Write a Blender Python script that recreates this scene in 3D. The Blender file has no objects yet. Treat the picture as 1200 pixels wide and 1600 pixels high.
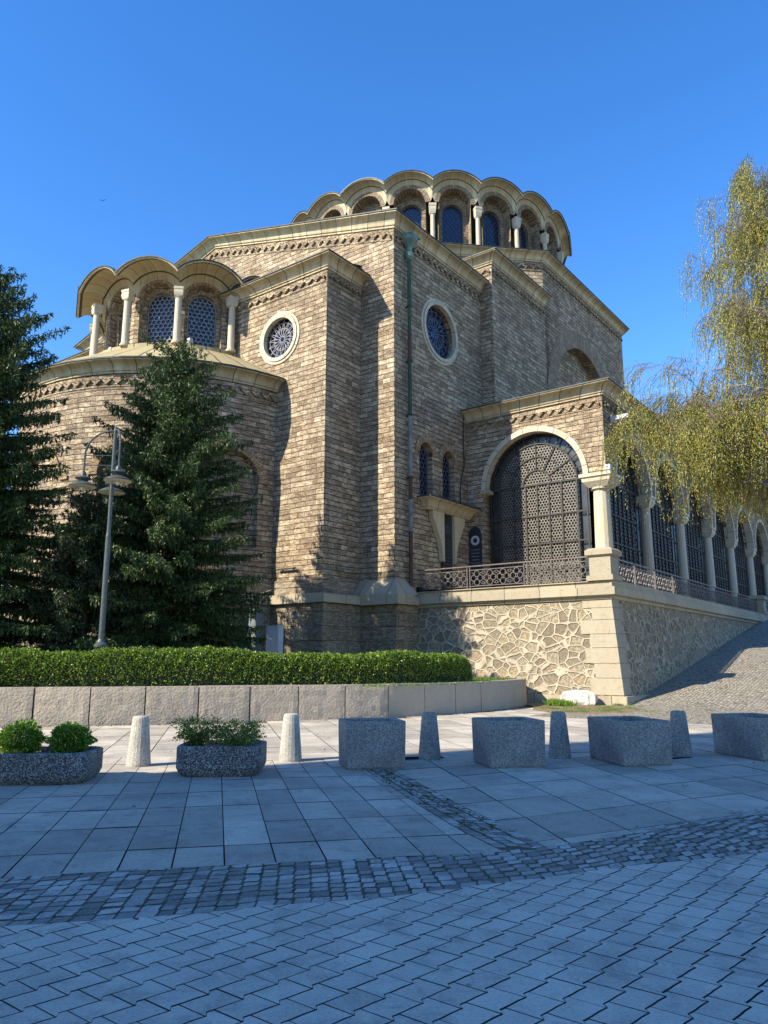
import bpy, math, random
import numpy as np
from mathutils import Vector, Matrix
R = math.radians
random.seed(7)
rng = np.random.default_rng(7)
scene = bpy.context.scene
col = scene.collection
# ------------------------------------------------------------------ camera
cd = bpy.data.cameras.new("camera")
cam = bpy.data.objects.new("camera", cd)
col.objects.link(cam)
cd.sensor_fit = 'HORIZONTAL'
cd.sensor_width = 36
cd.lens = 36.0
cd.clip_start = 0.1
cd.clip_end = 3000
cam.location = (0, 0, 1.6)
cam.rotation_euler = (R(90) + math.atan(233 / 1200), 0, 0)
scene.camera = cam
# ------------------------------------------------------------------ light
SUN_AZ, SUN_EL = 239.5, 36.0          # compass bearing the sunlight comes from (+Y = 0, clockwise) and its height
w = bpy.data.worlds.new("World")
scene.world = w
w.use_nodes = True
nt = w.node_tree
bg = nt.nodes['Background']
sky = nt.nodes.new('ShaderNodeTexSky')
sky.sky_type = 'NISHITA'
sky.sun_disc = False
sky.sun_elevation = R(SUN_EL)
sky.sun_rotation = R(SUN_AZ)
sky.altitude = 550
sky.air_density = 1.0
sky.dust_density = 0.15
sky.ozone_density = 2.2
hs = nt.nodes.new('ShaderNodeHueSaturation')
hs.inputs['Saturation'].default_value = 1.32
hs.inputs['Hue'].default_value = 0.508
nt.links.new(sky.outputs[0], hs.inputs['Color'])
nt.links.new(hs.outputs[0], bg.inputs['Color'])
bg.inputs['Strength'].default_value = 0.132
sd = bpy.data.lights.new("sun", 'SUN')
sd.energy = 3.9
sd.angle = R(0.5)
sd.color = (1.0, 0.91, 0.75)
sun = bpy.data.objects.new("sun", sd)
col.objects.link(sun)
_d = Vector((math.sin(R(SUN_AZ)) * math.cos(R(SUN_EL)), math.cos(R(SUN_AZ)) * math.cos(R(SUN_EL)), math.sin(R(SUN_EL))))
sun.rotation_euler = _d.to_track_quat('Z', 'Y').to_euler()
scene.view_settings.view_transform = 'Standard'
scene.view_settings.look = 'None'
scene.view_settings.exposure = 1.32
scene.view_settings.gamma = 1.0
scene.view_settings.use_curve_mapping = False
try:
    scene.cycles.max_bounces = 6
    scene.cycles.use_denoising = True
except Exception:
    pass

# ------------------------------------------------------------------ helpers
class MB:
    """collects polygons (with optional uv and material index), then becomes ONE mesh"""
    def __init__(s):
        s.v = []; s.f = []; s.uv = []; s.m = []; s.sm = []
    def face(s, pts, uv=None, m=0, smooth=False):
        i = len(s.v)
        s.v.extend([tuple(p) for p in pts])
        s.f.append(tuple(range(i, i + len(pts))))
        if uv is None:
            a, b, c = Vector(pts[0]), Vector(pts[1]), Vector(pts[2])
            n = (b - a).cross(c - a)
            if len(pts) > 3 and n.length < 1e-9:
                n = (c - a).cross(Vector(pts[3]) - a)
            if n.length > 0: n.normalize()
            if abs(n.z) < 0.75:
                t = Vector((-n.y, n.x, 0))
                if t.length < 1e-6: t = Vector((1, 0, 0))
                t.normalize()
                uv = [(p[0] * t.x + p[1] * t.y, p[2]) for p in pts]
            else:
                uv = [(p[0], p[1]) for p in pts]
        s.uv.append(uv); s.m.append(m); s.sm.append(smooth)
    def box(s, x0, y0, z0, x1, y1, z1, m=0, M=None, ch=0.0):
        P = [(x0, y0, z0), (x1, y0, z0), (x1, y1, z0), (x0, y1, z0), (x0, y0, z1), (x1, y0, z1), (x1, y1, z1), (x0, y1, z1)]
        if M is not None: P = [tuple(M @ Vector(p)) for p in P]
        for f in ((0, 3, 2, 1), (4, 5, 6, 7), (0, 1, 5, 4), (1, 2, 6, 5), (2, 3, 7, 6), (3, 0, 4, 7)):
            s.face([P[i] for i in f], m=m)
    def bar(s, a, b, w, m=0, h=None):
        a = Vector(a); b = Vector(b); d = (b - a)
        L = d.length
        if L < 1e-6: return
        q = d.to_track_quat('X', 'Z').to_matrix().to_4x4()
        h = w if h is None else h
        s.box(0, -w / 2, -h / 2, L, w / 2, h / 2, m, Matrix.Translation(a) @ q)
    def tube(s, pts, rad, n=8, m=0, cap=True):
        pts = [Vector(p) for p in pts]
        rings = []
        L = 0; Ls = [0]
        for i in range(1, len(pts)):
            L += (pts[i] - pts[i - 1]).length; Ls.append(L)
        ref = Vector((0.31, 0.95, 0.05)).normalized()
        for i, p in enumerate(pts):
            d = (pts[min(i + 1, len(pts) - 1)] - pts[max(i - 1, 0)])
            if d.length < 1e-9: d = Vector((0, 0, 1))
            d.normalize()
            x = d.cross(ref)
            if x.length < 0.05: x = d.cross(Vector((1, 0, 0)))
            x.normalize(); y = d.cross(x)
            r = rad[i] if hasattr(rad, '__len__') else rad
            rings.append([p + x * (r * math.cos(2 * math.pi * k / n)) + y * (r * math.sin(2 * math.pi * k / n)) for k in range(n)])
        for i in range(len(pts) - 1):
            r = rad[i] if hasattr(rad, '__len__') else rad
            for k in range(n):
                k2 = (k + 1) % n
                uu = 2 * math.pi * max(r, .01) / n
                s.face([rings[i][k], rings[i][k2], rings[i + 1][k2], rings[i + 1][k]],
                       [(k * uu, Ls[i]), ((k + 1) * uu, Ls[i]), ((k + 1) * uu, Ls[i + 1]), (k * uu, Ls[i + 1])], m, True)
        if cap:
            s.face(rings[0][::-1], m=m); s.face(rings[-1], m=m)
    def lathe(s, c, prof, n=20, m=0, sq=0.0, smooth=True, flat=0.0):
        """prof = [(r, z)] from bottom to top round the vertical axis at c; sq squares it"""
        rings = []
        for r, z in prof:
            ring = []
            for k in range(n):
                a = 2 * math.pi * (k + .5) / n + flat
                ring.append((c[0] + r * math.cos(a), c[1] + r * math.sin(a), c[2] + z))
            rings.append(ring)
        for i in range(len(prof) - 1):
            for k in range(n):
                k2 = (k + 1) % n
                r = max(prof[i][0], prof[i + 1][0]); u = 2 * math.pi * r / n
                s.face([rings[i][k], rings[i][k2], rings[i + 1][k2], rings[i + 1][k]],
                       [(k * u, prof[i][1]), ((k + 1) * u, prof[i][1]), ((k + 1) * u, prof[i + 1][1]), (k * u, prof[i + 1][1])], m, smooth)
        s.face(rings[0][::-1], m=m); s.face(rings[-1], m=m)
    def build(s, name, mats, parent=None, weld=False):
        me = bpy.data.meshes.new(name)
        me.from_pydata(s.v, [], s.f)
        uvl = me.uv_layers.new(name="UVMap")
        flat = [c for f in s.uv for p in f for c in p]
        uvl.data.foreach_set('uv', flat)
        if not isinstance(mats, (list, tuple)): mats = [mats]
        for mm in mats: me.materials.append(mm)
        me.polygons.foreach_set('material_index', s.m)
        me.polygons.foreach_set('use_smooth', s.sm)
        me.update()
        o = bpy.data.objects.new(name, me)
        col.objects.link(o)
        if parent is not None: o.parent = parent
        return o

def tag(o, label=None, cat=None, group=None, kind=None):
    if label: o['label'] = label
    if cat: o['category'] = cat
    if group: o['group'] = group
    if kind: o['kind'] = kind
    return o
def thing(name, label, cat, loc=(0, 0, 0), rz=0, group=None):
    o = bpy.data.objects.new(name, None); col.objects.link(o)
    o.empty_display_size = 0.3
    o.location = loc; o.rotation_euler = (0, 0, rz)
    return tag(o, label, cat, group)
def fastmesh(name, V, F, mats, parent=None, midx=None, uv=None):
    """V (n,3) F (m,k) numpy arrays"""
    me = bpy.data.meshes.new(name)
    V = np.asarray(V, dtype=np.float32); F = np.asarray(F, dtype=np.int32)
    k = F.shape[1]
    me.vertices.add(len(V)); me.vertices.foreach_set('co', V.ravel())
    me.loops.add(F.size); me.loops.foreach_set('vertex_index', F.ravel())
    me.polygons.add(len(F))
    me.polygons.foreach_set('loop_start', np.arange(0, F.size, k, dtype=np.int32))
    me.polygons.foreach_set('loop_total', np.full(len(F), k, dtype=np.int32))
    if not isinstance(mats, (list, tuple)): mats = [mats]
    for m in mats: me.materials.append(m)
    if midx is not None: me.polygons.foreach_set('material_index', np.asarray(midx, dtype=np.int32))
    me.update(calc_edges=True)
    o = bpy.data.objects.new(name, me); col.objects.link(o)
    if parent is not None: o.parent = parent
    return o

# ------------------------------------------------------------------ materials
def newmat(name, rough=0.85, spec=0.3):
    m = bpy.data.materials.new(name); m.use_nodes = True
    b = m.node_tree.nodes['Principled BSDF']
    b.inputs['Roughness'].default_value = rough
    b.inputs['Specular IOR Level'].default_value = spec
    return m, m.node_tree, b
def N(nt, t, **k):
    n = nt.nodes.new('ShaderNode' + t)
    for a, v in k.items():
        if a in n.inputs.keys() if hasattr(n.inputs, 'keys') else False: n.inputs[a].default_value = v
        else: setattr(n, a, v)
    return n
def ramp(nt, src, stops):
    r = nt.nodes.new('ShaderNodeValToRGB')
    e = r.color_ramp.elements
    while len(e) < len(stops): e.new(0.5)
    for i, (p, c) in enumerate(stops):
        e[i].position = p; e[i].color = (c[0], c[1], c[2], 1) if hasattr(c, '__len__') else (c, c, c, 1)
    nt.links.new(src, r.inputs[0]); return r.outputs[0]
def mix(nt, fac, a, b, mode='MIX'):
    x = nt.nodes.new('ShaderNodeMix'); x.data_type = 'RGBA'; x.blend_type = mode
    for key, v in ((0, fac), (6, a), (7, b)):
        if hasattr(v, 'is_output') or hasattr(v, 'links'): nt.links.new(v, x.inputs[key])
        elif hasattr(v, '__len__'): x.inputs[key].default_value = (v[0], v[1], v[2], 1)
        else: x.inputs[key].default_value = v if key == 0 else (v, v, v, 1)
    return x.outputs[2]
def math_(nt, op, a, b=None):
    x = nt.nodes.new('ShaderNodeMath'); x.operation = op
    for i, v in enumerate((a, b)):
        if v is None: continue
        if hasattr(v, 'links'): nt.links.new(v, x.inputs[i])
        else: x.inputs[i].default_value = v
    return x.outputs[0]
def noise(nt, vec, scale, detail=4, rough=0.55, dist=0.0):
    n = nt.nodes.new('ShaderNodeTexNoise')
    n.inputs['Scale'].default_value = scale; n.inputs['Detail'].default_value = detail
    n.inputs['Roughness'].default_value = rough; n.inputs['Distortion'].default_value = dist
    if vec is not None: nt.links.new(vec, n.inputs['Vector'])
    return n.outputs['Fac']
def mapping(nt, vec, sc=(1, 1, 1), loc=(0, 0, 0)):
    m = nt.nodes.new('ShaderNodeMapping'); m.inputs['Scale'].default_value = sc; m.inputs['Location'].default_value = loc
    nt.links.new(vec, m.inputs['Vector']); return m.outputs[0]
def bump(nt, b, h, strength=0.5, dist=0.02, prev=None):
    n = nt.nodes.new('ShaderNodeBump'); n.inputs['Strength'].default_value = strength; n.inputs['Distance'].default_value = dist
    nt.links.new(h, n.inputs['Height'])
    if prev is not None: nt.links.new(prev, n.inputs['Normal'])
    nt.links.new(n.outputs[0], b.inputs['Normal']); return n.outputs[0]
def uvnode(nt): return nt.nodes.new('ShaderNodeUVMap').outputs[0]
def objco(nt): return nt.nodes.new('ShaderNodeTexCoord').outputs['Object']
def brick(nt, vec, bw, rh, mortar, c1, c2, cm, offset=0.5, smooth=0.1, bias=0.0, freq=2, squash=1.0, sfreq=2):
    n = nt.nodes.new('ShaderNodeTexBrick')
    nt.links.new(vec, n.inputs['Vector'])
    n.offset = offset; n.offset_frequency = freq; n.squash = squash; n.squash_frequency = sfreq
    for k, v in (('Scale', 1.0), ('Mortar Size', mortar), ('Mortar Smooth', smooth), ('Bias', bias), ('Brick Width', bw), ('Row Height', rh)):
        n.inputs[k].default_value = v
    n.inputs['Color1'].default_value = (*c1, 1); n.inputs['Color2'].default_value = (*c2, 1); n.inputs['Mortar'].default_value = (*cm, 1)
    return n.outputs['Color'], n.outputs['Fac']

def mat_masonry(name, bw=0.62, rh=0.24, c=((.56, .47, .33), (.225, .18, .125), (.40, .33, .235)), mort=0.019, wob=0.02, mcol=(.035, .027, .02), pit=1.0):
    m, nt, b = newmat(name, 0.9, 0.25)
    uv = uvnode(nt)
    # slightly crooked courses
    nn = nt.nodes.new('ShaderNodeTexNoise'); nn.inputs['Scale'].default_value = 1.3; nn.inputs['Detail'].default_value = 2
    nt.links.new(uv, nn.inputs['Vector'])
    off = nt.nodes.new('ShaderNodeVectorMath'); off.operation = 'SUBTRACT'; off.inputs[1].default_value = (.5, .5, .5); nt.links.new(nn.outputs['Color'], off.inputs[0])
    sc = nt.nodes.new('ShaderNodeVectorMath'); sc.operation = 'SCALE'; sc.inputs['Scale'].default_value = wob * 2; nt.links.new(off.outputs[0], sc.inputs[0])
    ad = nt.nodes.new('ShaderNodeVectorMath'); ad.operation = 'ADD'; nt.links.new(uv, ad.inputs[0]); nt.links.new(sc.outputs[0], ad.inputs[1])
    v = ad.outputs[0]
    g, fv = brick(nt, v, bw, rh, mort * .55, (0, 0, 0), (1, 1, 1), (0, 0, 0), smooth=0.3, squash=0.72, sfreq=3)
    _, fh = brick(nt, v, 90.0, rh, mort * 1.05, (0, 0, 0), (1, 1, 1), (0, 0, 0), smooth=0.25)
    fac = math_(nt, 'MAXIMUM', math_(nt, 'MULTIPLY', fv, .75), fh)
    base = ramp(nt, g, [(0.0, c[1]), (0.45, c[2]), (0.8, c[0]), (1.0, tuple(min(1, x * 1.15) for x in c[0]))])
    big = noise(nt, uv, 0.55, 5, 0.6)
    base = mix(nt, ramp(nt, big, [(0.38, 0.0), (0.65, 0.75)]), base, mix(nt, 0.55, base, (.30, .19, .10)))
    # patchy browning inside each stone, mostly lying in horizontal beds
    bed = noise(nt, mapping(nt, uv, (3.0, 9.0, 1)), 1.0, 6, 0.65, 0.6)
    base = mix(nt, ramp(nt, bed, [(0.42, 0.0), (0.56, 0.9)]), base, mix(nt, 1.0, base, (.48, .39, .30), 'MULTIPLY'))
    fine = noise(nt, mapping(nt, uv, (10, 22, 1)), 1.0, 4, 0.7, 1.2)
    pits = ramp(nt, fine, [(0.36, 1.0), (0.45, 0.0)])
    if pit > 0:
        base = mix(nt, math_(nt, 'MULTIPLY', pits, 0.75 * pit), base, (.09, .065, .045))
    soot = noise(nt, mapping(nt, uv, (.9, .16, 1)), 1.0, 5, .6, .4)
    base = mix(nt, ramp(nt, soot, [(.50, 0.0), (.74, .7)]), base, mix(nt, 1.0, base, (.45, .42, .40), 'MULTIPLY'))
    hi = ramp(nt, noise(nt, uv, 16, 3, 0.6), [(0.45, 0.0), (0.75, 0.45)])
    base = mix(nt, hi, base, (.66, .56, .40))
    jn = ramp(nt, noise(nt, uv, 3.0, 3), [(0.35, 0.45), (0.6, 1.0)])
    base = mix(nt, math_(nt, 'MULTIPLY', fac, jn), base, mcol)
    nt.links.new(base, b.inputs['Base Color'])
    h = math_(nt, 'SUBTRACT', math_(nt, 'MULTIPLY', noise(nt, uv, 9, 5, .7), 0.9), math_(nt, 'ADD', math_(nt, 'MULTIPLY', fac, 1.2), math_(nt, 'MULTIPLY', pits, .5)))
    bump(nt, b, h, 0.8, 0.03)
    return m
def mat_plainstone(name, c=(.50, .44, .33), jl=1.05, jr=50.0, jw=.014, stain=(.40, .27, .10), sa=.55, bumpd=.008, rough=.75, dark=(.12, .10, .08)):
    m, nt, b = newmat(name, rough, 0.3)
    uv = uvnode(nt)
    _, fac = brick(nt, mapping(nt, uv, (1, 1, 1), (0, jr * .43, 0)), jl, jr, jw, (1, 1, 1), (1, 1, 1), (0, 0, 0), offset=0.0, smooth=.2)
    g, _ = brick(nt, mapping(nt, uv, (1, 1, 1), (0, jr * .43, 0)), jl, jr, 0.0, (0.8, .8, .8), (1.1, 1.1, 1.1), (1, 1, 1), offset=0.0)
    base = mix(nt, 1.0, c, g, 'MULTIPLY')
    st = noise(nt, mapping(nt, uv, (3.2, .8, 1)), 1.0, 5, .65, .3)
    base = mix(nt, ramp(nt, st, [(.40, 0.0), (.72, sa)]), base, stain)
    gr = noise(nt, uv, 5.0, 6, .7)
    base = mix(nt, ramp(nt, gr, [(.52, 0.0), (.78, .6)]), base, dark)
    base = mix(nt, fac, base, (.07, .06, .045))
    nt.links.new(base, b.inputs['Base Color'])
    h = math_(nt, 'SUBTRACT', noise(nt, uv, 14, 4, .6), math_(nt, 'MULTIPLY', fac, 1.5))
    bump(nt, b, h, 0.6, bumpd)
    return m
def mat_simple(name, c, rough=.6, c2=None, sc=6, metallic=0.0, spec=.4, bd=0.0, obj=True, isl=0.0):
    m, nt, b = newmat(name, rough, spec)
    co = objco(nt)
    n = noise(nt, co, sc, 4, .6)
    c2 = c2 or tuple(x * .7 for x in c)
    base = mix(nt, ramp(nt, n, [(.35, 0.0), (.65, 1.0)]), c, c2)
    if isl:
        g = nt.nodes.new('ShaderNodeNewGeometry').outputs['Random Per Island']
        base = mix(nt, 1.0, base, ramp(nt, g, [(0, (1 - isl,) * 3), (1, (1 + isl,) * 3)]), 'MULTIPLY')
    nt.links.new(base, b.inputs['Base Color'])
    b.inputs['Metallic'].default_value = metallic
    if bd: bump(nt, b, noise(nt, co, sc * 4, 4, .65), .7, bd)
    return m
def mat_leaf(name, stops, rough=.55, trans=0.25):
    m, nt, b = newmat(name, rough, 0.35)
    g = nt.nodes.new('ShaderNodeNewGeometry').outputs['Random Per Island']
    c = ramp(nt, g, stops)
    big = noise(nt, objco(nt), 1.2, 3)
    c = mix(nt, ramp(nt, big, [(.35, 0.0), (.65, .55)]), c, mix(nt, 1.0, c, (.7, .75, .6), 'MULTIPLY'))
    nt.links.new(c, b.inputs['Base Color'])
    out = nt.nodes['Material Output']
    tr = nt.nodes.new('ShaderNodeBsdfTranslucent'); nt.links.new(c, tr.inputs['Color'])
    ms = nt.nodes.new('ShaderNodeMixShader'); ms.inputs[0].default_value = trans
    nt.links.new(b.outputs[0], ms.inputs[1]); nt.links.new(tr.outputs[0], ms.inputs[2]); nt.links.new(ms.outputs[0], out.inputs['Surface'])
    return m
def mat_rubble(name):
    m, nt, b = newmat(name, .9, .25)
    uv = uvnode(nt)
    nn = nt.nodes.new('ShaderNodeTexNoise'); nn.inputs['Scale'].default_value = 1.7; nn.inputs['Detail'].default_value = 3
    nt.links.new(uv, nn.inputs['Vector'])
    v2 = mix(nt, 0.16, mapping(nt, uv, (2.1, 2.9, 1)), nn.outputs['Color'], 'LINEAR_LIGHT')
    ve = nt.nodes.new('ShaderNodeTexVoronoi'); ve.feature = 'DISTANCE_TO_EDGE'; ve.inputs['Scale'].default_value = 1.0; ve.inputs['Randomness'].default_value = .95
    vc = nt.nodes.new('ShaderNodeTexVoronoi'); vc.feature = 'F1'; vc.inputs['Scale'].default_value = 1.0; vc.inputs['Randomness'].default_value = .95
    nt.links.new(v2, ve.inputs['Vector']); nt.links.new(v2, vc.inputs['Vector'])
    sep = nt.nodes.new('ShaderNodeSeparateColor'); nt.links.new(vc.outputs['Color'], sep.inputs[0])
    stone = ramp(nt, sep.outputs[0], [(0, (.19, .155, .11)), (.35, (.27, .225, .15)), (.6, (.35, .295, .20)), (.85, (.38, .29, .17)), (1, (.25, .21, .165))])
    gr = noise(nt, uv, 9, 6, .7)
    stone = mix(nt, ramp(nt, gr, [(.40, 0.0), (.62, .85)]), stone, (.12, .095, .065))
    mort = ramp(nt, math_(nt, 'ADD', ve.outputs['Distance'], math_(nt, 'MULTIPLY', noise(nt, uv, 6, 3), .05)), [(.075, 1.0), (.125, 0.0)])
    mcol = mix(nt, ramp(nt, noise(nt, uv, 2.2, 4), [(.35, 0), (.7, 1)]), (.45, .39, .285), (.31, .265, .19))
    base = mix(nt, mort, stone, mcol)
    nt.links.new(base, b.inputs['Base Color'])
    h = math_(nt, 'ADD', math_(nt, 'MULTIPLY', mort, 1.0), math_(nt, 'MULTIPLY', gr, .8))
    bump(nt, b, h, 1.0, .06)
    return m
def mat_paving(name, c=(.30, .29, .275), var=.22, sc=30, isl=True, rough=.8, blotch=.5, bumpd=.004, dark=(.12, .115, .105)):
    m, nt, b = newmat(name, rough, 0.35)
    co = objco(nt)
    base = c
    if isl:
        g = nt.nodes.new('ShaderNodeNewGeometry').outputs['Random Per Island']
        base = mix(nt, 1.0, c, ramp(nt, g, [(0, (1 - var,) * 3), (1, (1 + var,) * 3)]), 'MULTIPLY')
    bl = noise(nt, co, .9, 6, .65)
    base = mix(nt, ramp(nt, bl, [(.42, 0), (.72, blotch)]), base, dark)
    f = noise(nt, co, sc, 5, .75)
    base = mix(nt, ramp(nt, f, [(.30, .45), (.52, 0)]), base, dark)
    st = noise(nt, mapping(nt, co, (1, 1, 1), (7, 3, 0)), 3.4, 6, .7, .8)
    base = mix(nt, ramp(nt, st, [(.50, 0), (.66, .42)]), base, dark)
    pale = noise(nt, mapping(nt, co, (1, 1, 1), (2, 9, 0)), 2.1, 5, .7, .5)
    base = mix(nt, ramp(nt, pale, [(.56, 0), (.74, .35)]), base, tuple(min(.75, x * 1.35) for x in c))
    gum = nt.nodes.new('ShaderNodeTexVoronoi'); gum.inputs['Scale'].default_value = 2.6; nt.links.new(co, gum.inputs['Vector'])
    base = mix(nt, ramp(nt, gum.outputs['Distance'], [(.035, .6), (.06, 0)]), base, dark)
    base = mix(nt, ramp(nt, noise(nt, co, sc * 2.3, 2, .5), [(.58, 0), (.72, .5)]), base, tuple(min(1, x * 1.6) for x in c))
    nt.links.new(base, b.inputs['Base Color'])
    bump(nt, b, f, .7, bumpd)
    return m
def mat_aggregate(name, dark, light, sc=70, thr=.5):
    m, nt, b = newmat(name, .8, .3)
    co = objco(nt)
    v = nt.nodes.new('ShaderNodeTexVoronoi'); v.feature = 'F1'; v.inputs['Scale'].default_value = sc; nt.links.new(co, v.inputs['Vector'])
    sep = nt.nodes.new('ShaderNodeSeparateColor'); nt.links.new(v.outputs['Color'], sep.inputs[0])
    base = ramp(nt, sep.outputs[0], [(0, dark), (thr - .05, tuple(x * 1.3 for x in dark)), (thr + .1, tuple(x * .75 for x in light)), (1, light)])
    base = mix(nt, ramp(nt, noise(nt, co, 2.5, 5, .6), [(.4, 0), (.75, .5)]), base, tuple(x * .6 for x in dark))
    nt.links.new(base, b.inputs['Base Color'])
    bump(nt, b, v.outputs['Distance'], .8, .006)
    return m
def mat_cobble(name, sc=7.0, c=((.10, .095, .085), (.26, .24, .20)), joint=(.055, .045, .032), bd=.03):
    m, nt, b = newmat(name, .8, .35)
    co = uvnode(nt)
    vec = mapping(nt, co, (1.0, 1.35, 1))
    ve = nt.nodes.new('ShaderNodeTexVoronoi'); ve.feature = 'DISTANCE_TO_EDGE'; ve.inputs['Scale'].default_value = sc; ve.inputs['Randomness'].default_value = .55
    vc = nt.nodes.new('ShaderNodeTexVoronoi'); vc.feature = 'F1'; vc.inputs['Scale'].default_value = sc; vc.inputs['Randomness'].default_value = .55
    nt.links.new(vec, ve.inputs['Vector']); nt.links.new(vec, vc.inputs['Vector'])
    sep = nt.nodes.new('ShaderNodeSeparateColor'); nt.links.new(vc.outputs['Color'], sep.inputs[0])
    st = ramp(nt, sep.outputs[0], [(0, c[0]), (1, c[1])])
    st = mix(nt, ramp(nt, noise(nt, co, .5, 5), [(.4, 0), (.7, .6)]), st, (.40, .35, .26))
    j = ramp(nt, ve.outputs['Distance'], [(.05, 1), (.14, 0)])
    base = mix(nt, j, st, joint)
    nt.links.new(base, b.inputs['Base Color'])
    h = ramp(nt, ve.outputs['Distance'], [(0, 0), (.3, 1)])
    bump(nt, b, math_(nt, 'ADD', h, math_(nt, 'MULTIPLY', noise(nt, co, 30, 3), .25)), .9, bd)
    return m

M = {}
M['stone'] = mat_masonry('travertine_masonry')
M['dome_brick'] = mat_masonry('dome_masonry', .42, .20, ((.40, .34, .25), (.25, .21, .16), (.33, .28, .20)), pit=.7)
M['voussoir'] = mat_masonry('voussoir_brick', 1.6, .155, ((.36, .30, .22), (.22, .18, .13), (.30, .25, .18)), mort=.012, wob=.008, pit=.6)
M['voussoir_tan'] = mat_masonry('voussoir_tan_stone', .8, .2, ((.46, .34, .19), (.30, .22, .13), (.40, .31, .19)), mort=.012, wob=.008, pit=.8)
M['ashlar'] = mat_masonry('plinth_ashlar', 1.25, .62, ((.34, .30, .22), (.22, .195, .15), (.28, .245, .185)), mort=.012, wob=.015, pit=.5)
M['cornice'] = mat_plainstone('cornice_limestone', (.50, .435, .30), jl=1.05, sa=.9, stain=(.34, .23, .09), dark=(.10, .085, .06), jw=.02)
M['ledge'] = mat_plainstone('ledge_stone', (.38, .33, .235), jl=1.55, sa=.5, stain=(.36, .27, .15), bumpd=.015)
M['white_stone'] = mat_plainstone('white_column_stone', (.54, .49, .38), jl=40, sa=.5, stain=(.50, .38, .18), dark=(.3, .26, .18), jw=0.0)
M['capital'] = mat_plainstone('capital_stone', (.58, .53, .40), jl=40, sa=.5, stain=(.40, .30, .15), bumpd=.03, jw=0.0)
M['rubble'] = mat_rubble('rubble_masonry')
M['metal_edge'] = mat_simple('dark_metal_flashing', (.055, .06, .055), .5, (.03, .03, .03), 3, .3)
M['copper'] = mat_simple('green_copper', (.16, .26, .20), .6, (.09, .13, .11), 2.5, .2)
M['copper_light'] = mat_simple('pale_green_cross', (.30, .48, .40), .6, (.2, .32, .27), 3)
M['pipe_green'] = mat_simple('green_copper_pipe', (.045, .09, .05), .85, (.03, .045, .035), 2.5)
M['apse_stone_roof'] = mat_plainstone('ochre_skirt_roof', (.40, .31, .15), jl=.7, jw=.03, sa=.5, stain=(.25, .30, .2))
M['white_stone2'] = mat_plainstone('pale_ashlar_block', (.40, .36, .27), jl=30, sa=.4, stain=(.36, .30, .2), bumpd=.015)
M['cornice_plain'] = mat_plainstone('cream_bracket_stone', (.52, .45, .30), jl=30, sa=.4, stain=(.38, .28, .15))
M['quoin'] = mat_plainstone('quoin_stone', (.38, .33, .235), jl=30, sa=.5, stain=(.28, .22, .14), bumpd=.03, dark=(.15, .12, .09))
M['roof'] = mat_simple('weathered_copper_roof', (.12, .13, .11), .6, (.07, .08, .07), 1.5, .2)
M['glass'] = mat_simple('dark_blue_glass', (.012, .022, .06), .14, (.008, .014, .04), 5, 0, .8)
M['pane_grey'] = mat_simple('dusty_gate_glass', (.045, .048, .045), .25, (.02, .022, .022), 2, 0, .6)
M['grille_light'] = mat_simple('pale_window_grille', (.34, .33, .30), .5, (.20, .19, .18), 8, .1)
M['grille_dark'] = mat_simple('dull_lead_grille', (.10, .11, .14), .5, (.06, .065, .09), 8, .2)
M['grille_mid'] = mat_simple('grey_rose_tracery', (.22, .21, .22), .5, (.14, .13, .14), 8, .1)
M['iron'] = mat_simple('black_iron', (.035, .034, .032), .65, (.045, .035, .028), 6, .1)
M['rail_iron'] = mat_simple('weathered_iron_railing', (.17, .14, .12), .5, (.09, .075, .065), 6, .3)
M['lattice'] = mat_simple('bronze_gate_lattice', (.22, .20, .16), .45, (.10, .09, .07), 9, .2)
M['lattice_shaded'] = mat_simple('shaded_gate_lattice', (.075, .07, .06), .5, (.045, .04, .035), 9, .3)  # darker lattice copy, the shade on the side gates put into its colour
M['rust'] = mat_simple('rusty_brown_pipe', (.10, .035, .02), .6, (.06, .03, .02), 4)
M['pipe_white'] = mat_simple('grey_white_pipe', (.22, .21, .19), .7, (.12, .12, .11), 4)
M['slab'] = mat_paving('concrete_slab', (.46, .405, .32), .24, 28)
M['paver'] = mat_paving('grey_concrete_paver', (.55, .49, .40), .10, 45, blotch=.35)
M['sett'] = mat_paving('granite_sett', (.36, .335, .295), .5, 24, blotch=.6, bumpd=.012, dark=(.07, .065, .06))
M['joint'] = mat_simple('dark_joint', (.045, .04, .032), .95, (.03, .032, .02), 5, bd=.01)
M['sand_joint'] = mat_simple('sandy_joint', (.13, .115, .085), .95, (.05, .06, .03), 7, bd=.01)
M['cobble'] = mat_cobble('cobbled_ramp', 7.0, ((.20, .18, .145), (.42, .38, .30)), (.09, .075, .05))
M['soil'] = mat_simple('dry_soil', (.24, .17, .10), .95, (.14, .10, .06), 3, bd=.03)
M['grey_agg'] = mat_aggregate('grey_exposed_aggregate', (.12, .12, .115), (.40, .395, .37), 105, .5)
M['dark_agg'] = mat_aggregate('dark_pebble_aggregate', (.055, .055, .055), (.42, .41, .40), 85, .62)
M['sunlit_agg'] = mat_aggregate('sunlit_aggregate', (.25, .23, .19), (.56, .53, .46), 110, .4)  # paler copy of the bollard aggregate, with the sunlight put into its colour
M['granite'] = mat_plainstone('rough_granite_slab', (.42, .36, .28), jl=50, sa=.25, stain=(.30, .22, .14), bumpd=.06, jw=0, dark=(.24, .21, .17))
M['lamp_paint'] = mat_simple('grey_green_lamp_paint', (.075, .09, .09), .4, (.05, .06, .06), 10, .1)
M['lamp_white'] = mat_simple('cream_lamp_shade_inside', (.65, .60, .48), .5, (.55, .5, .4), 5)
M['bulb'] = mat_simple('frosted_bulb', (.75, .75, .72), .2, (.7, .7, .68), 5)
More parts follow.
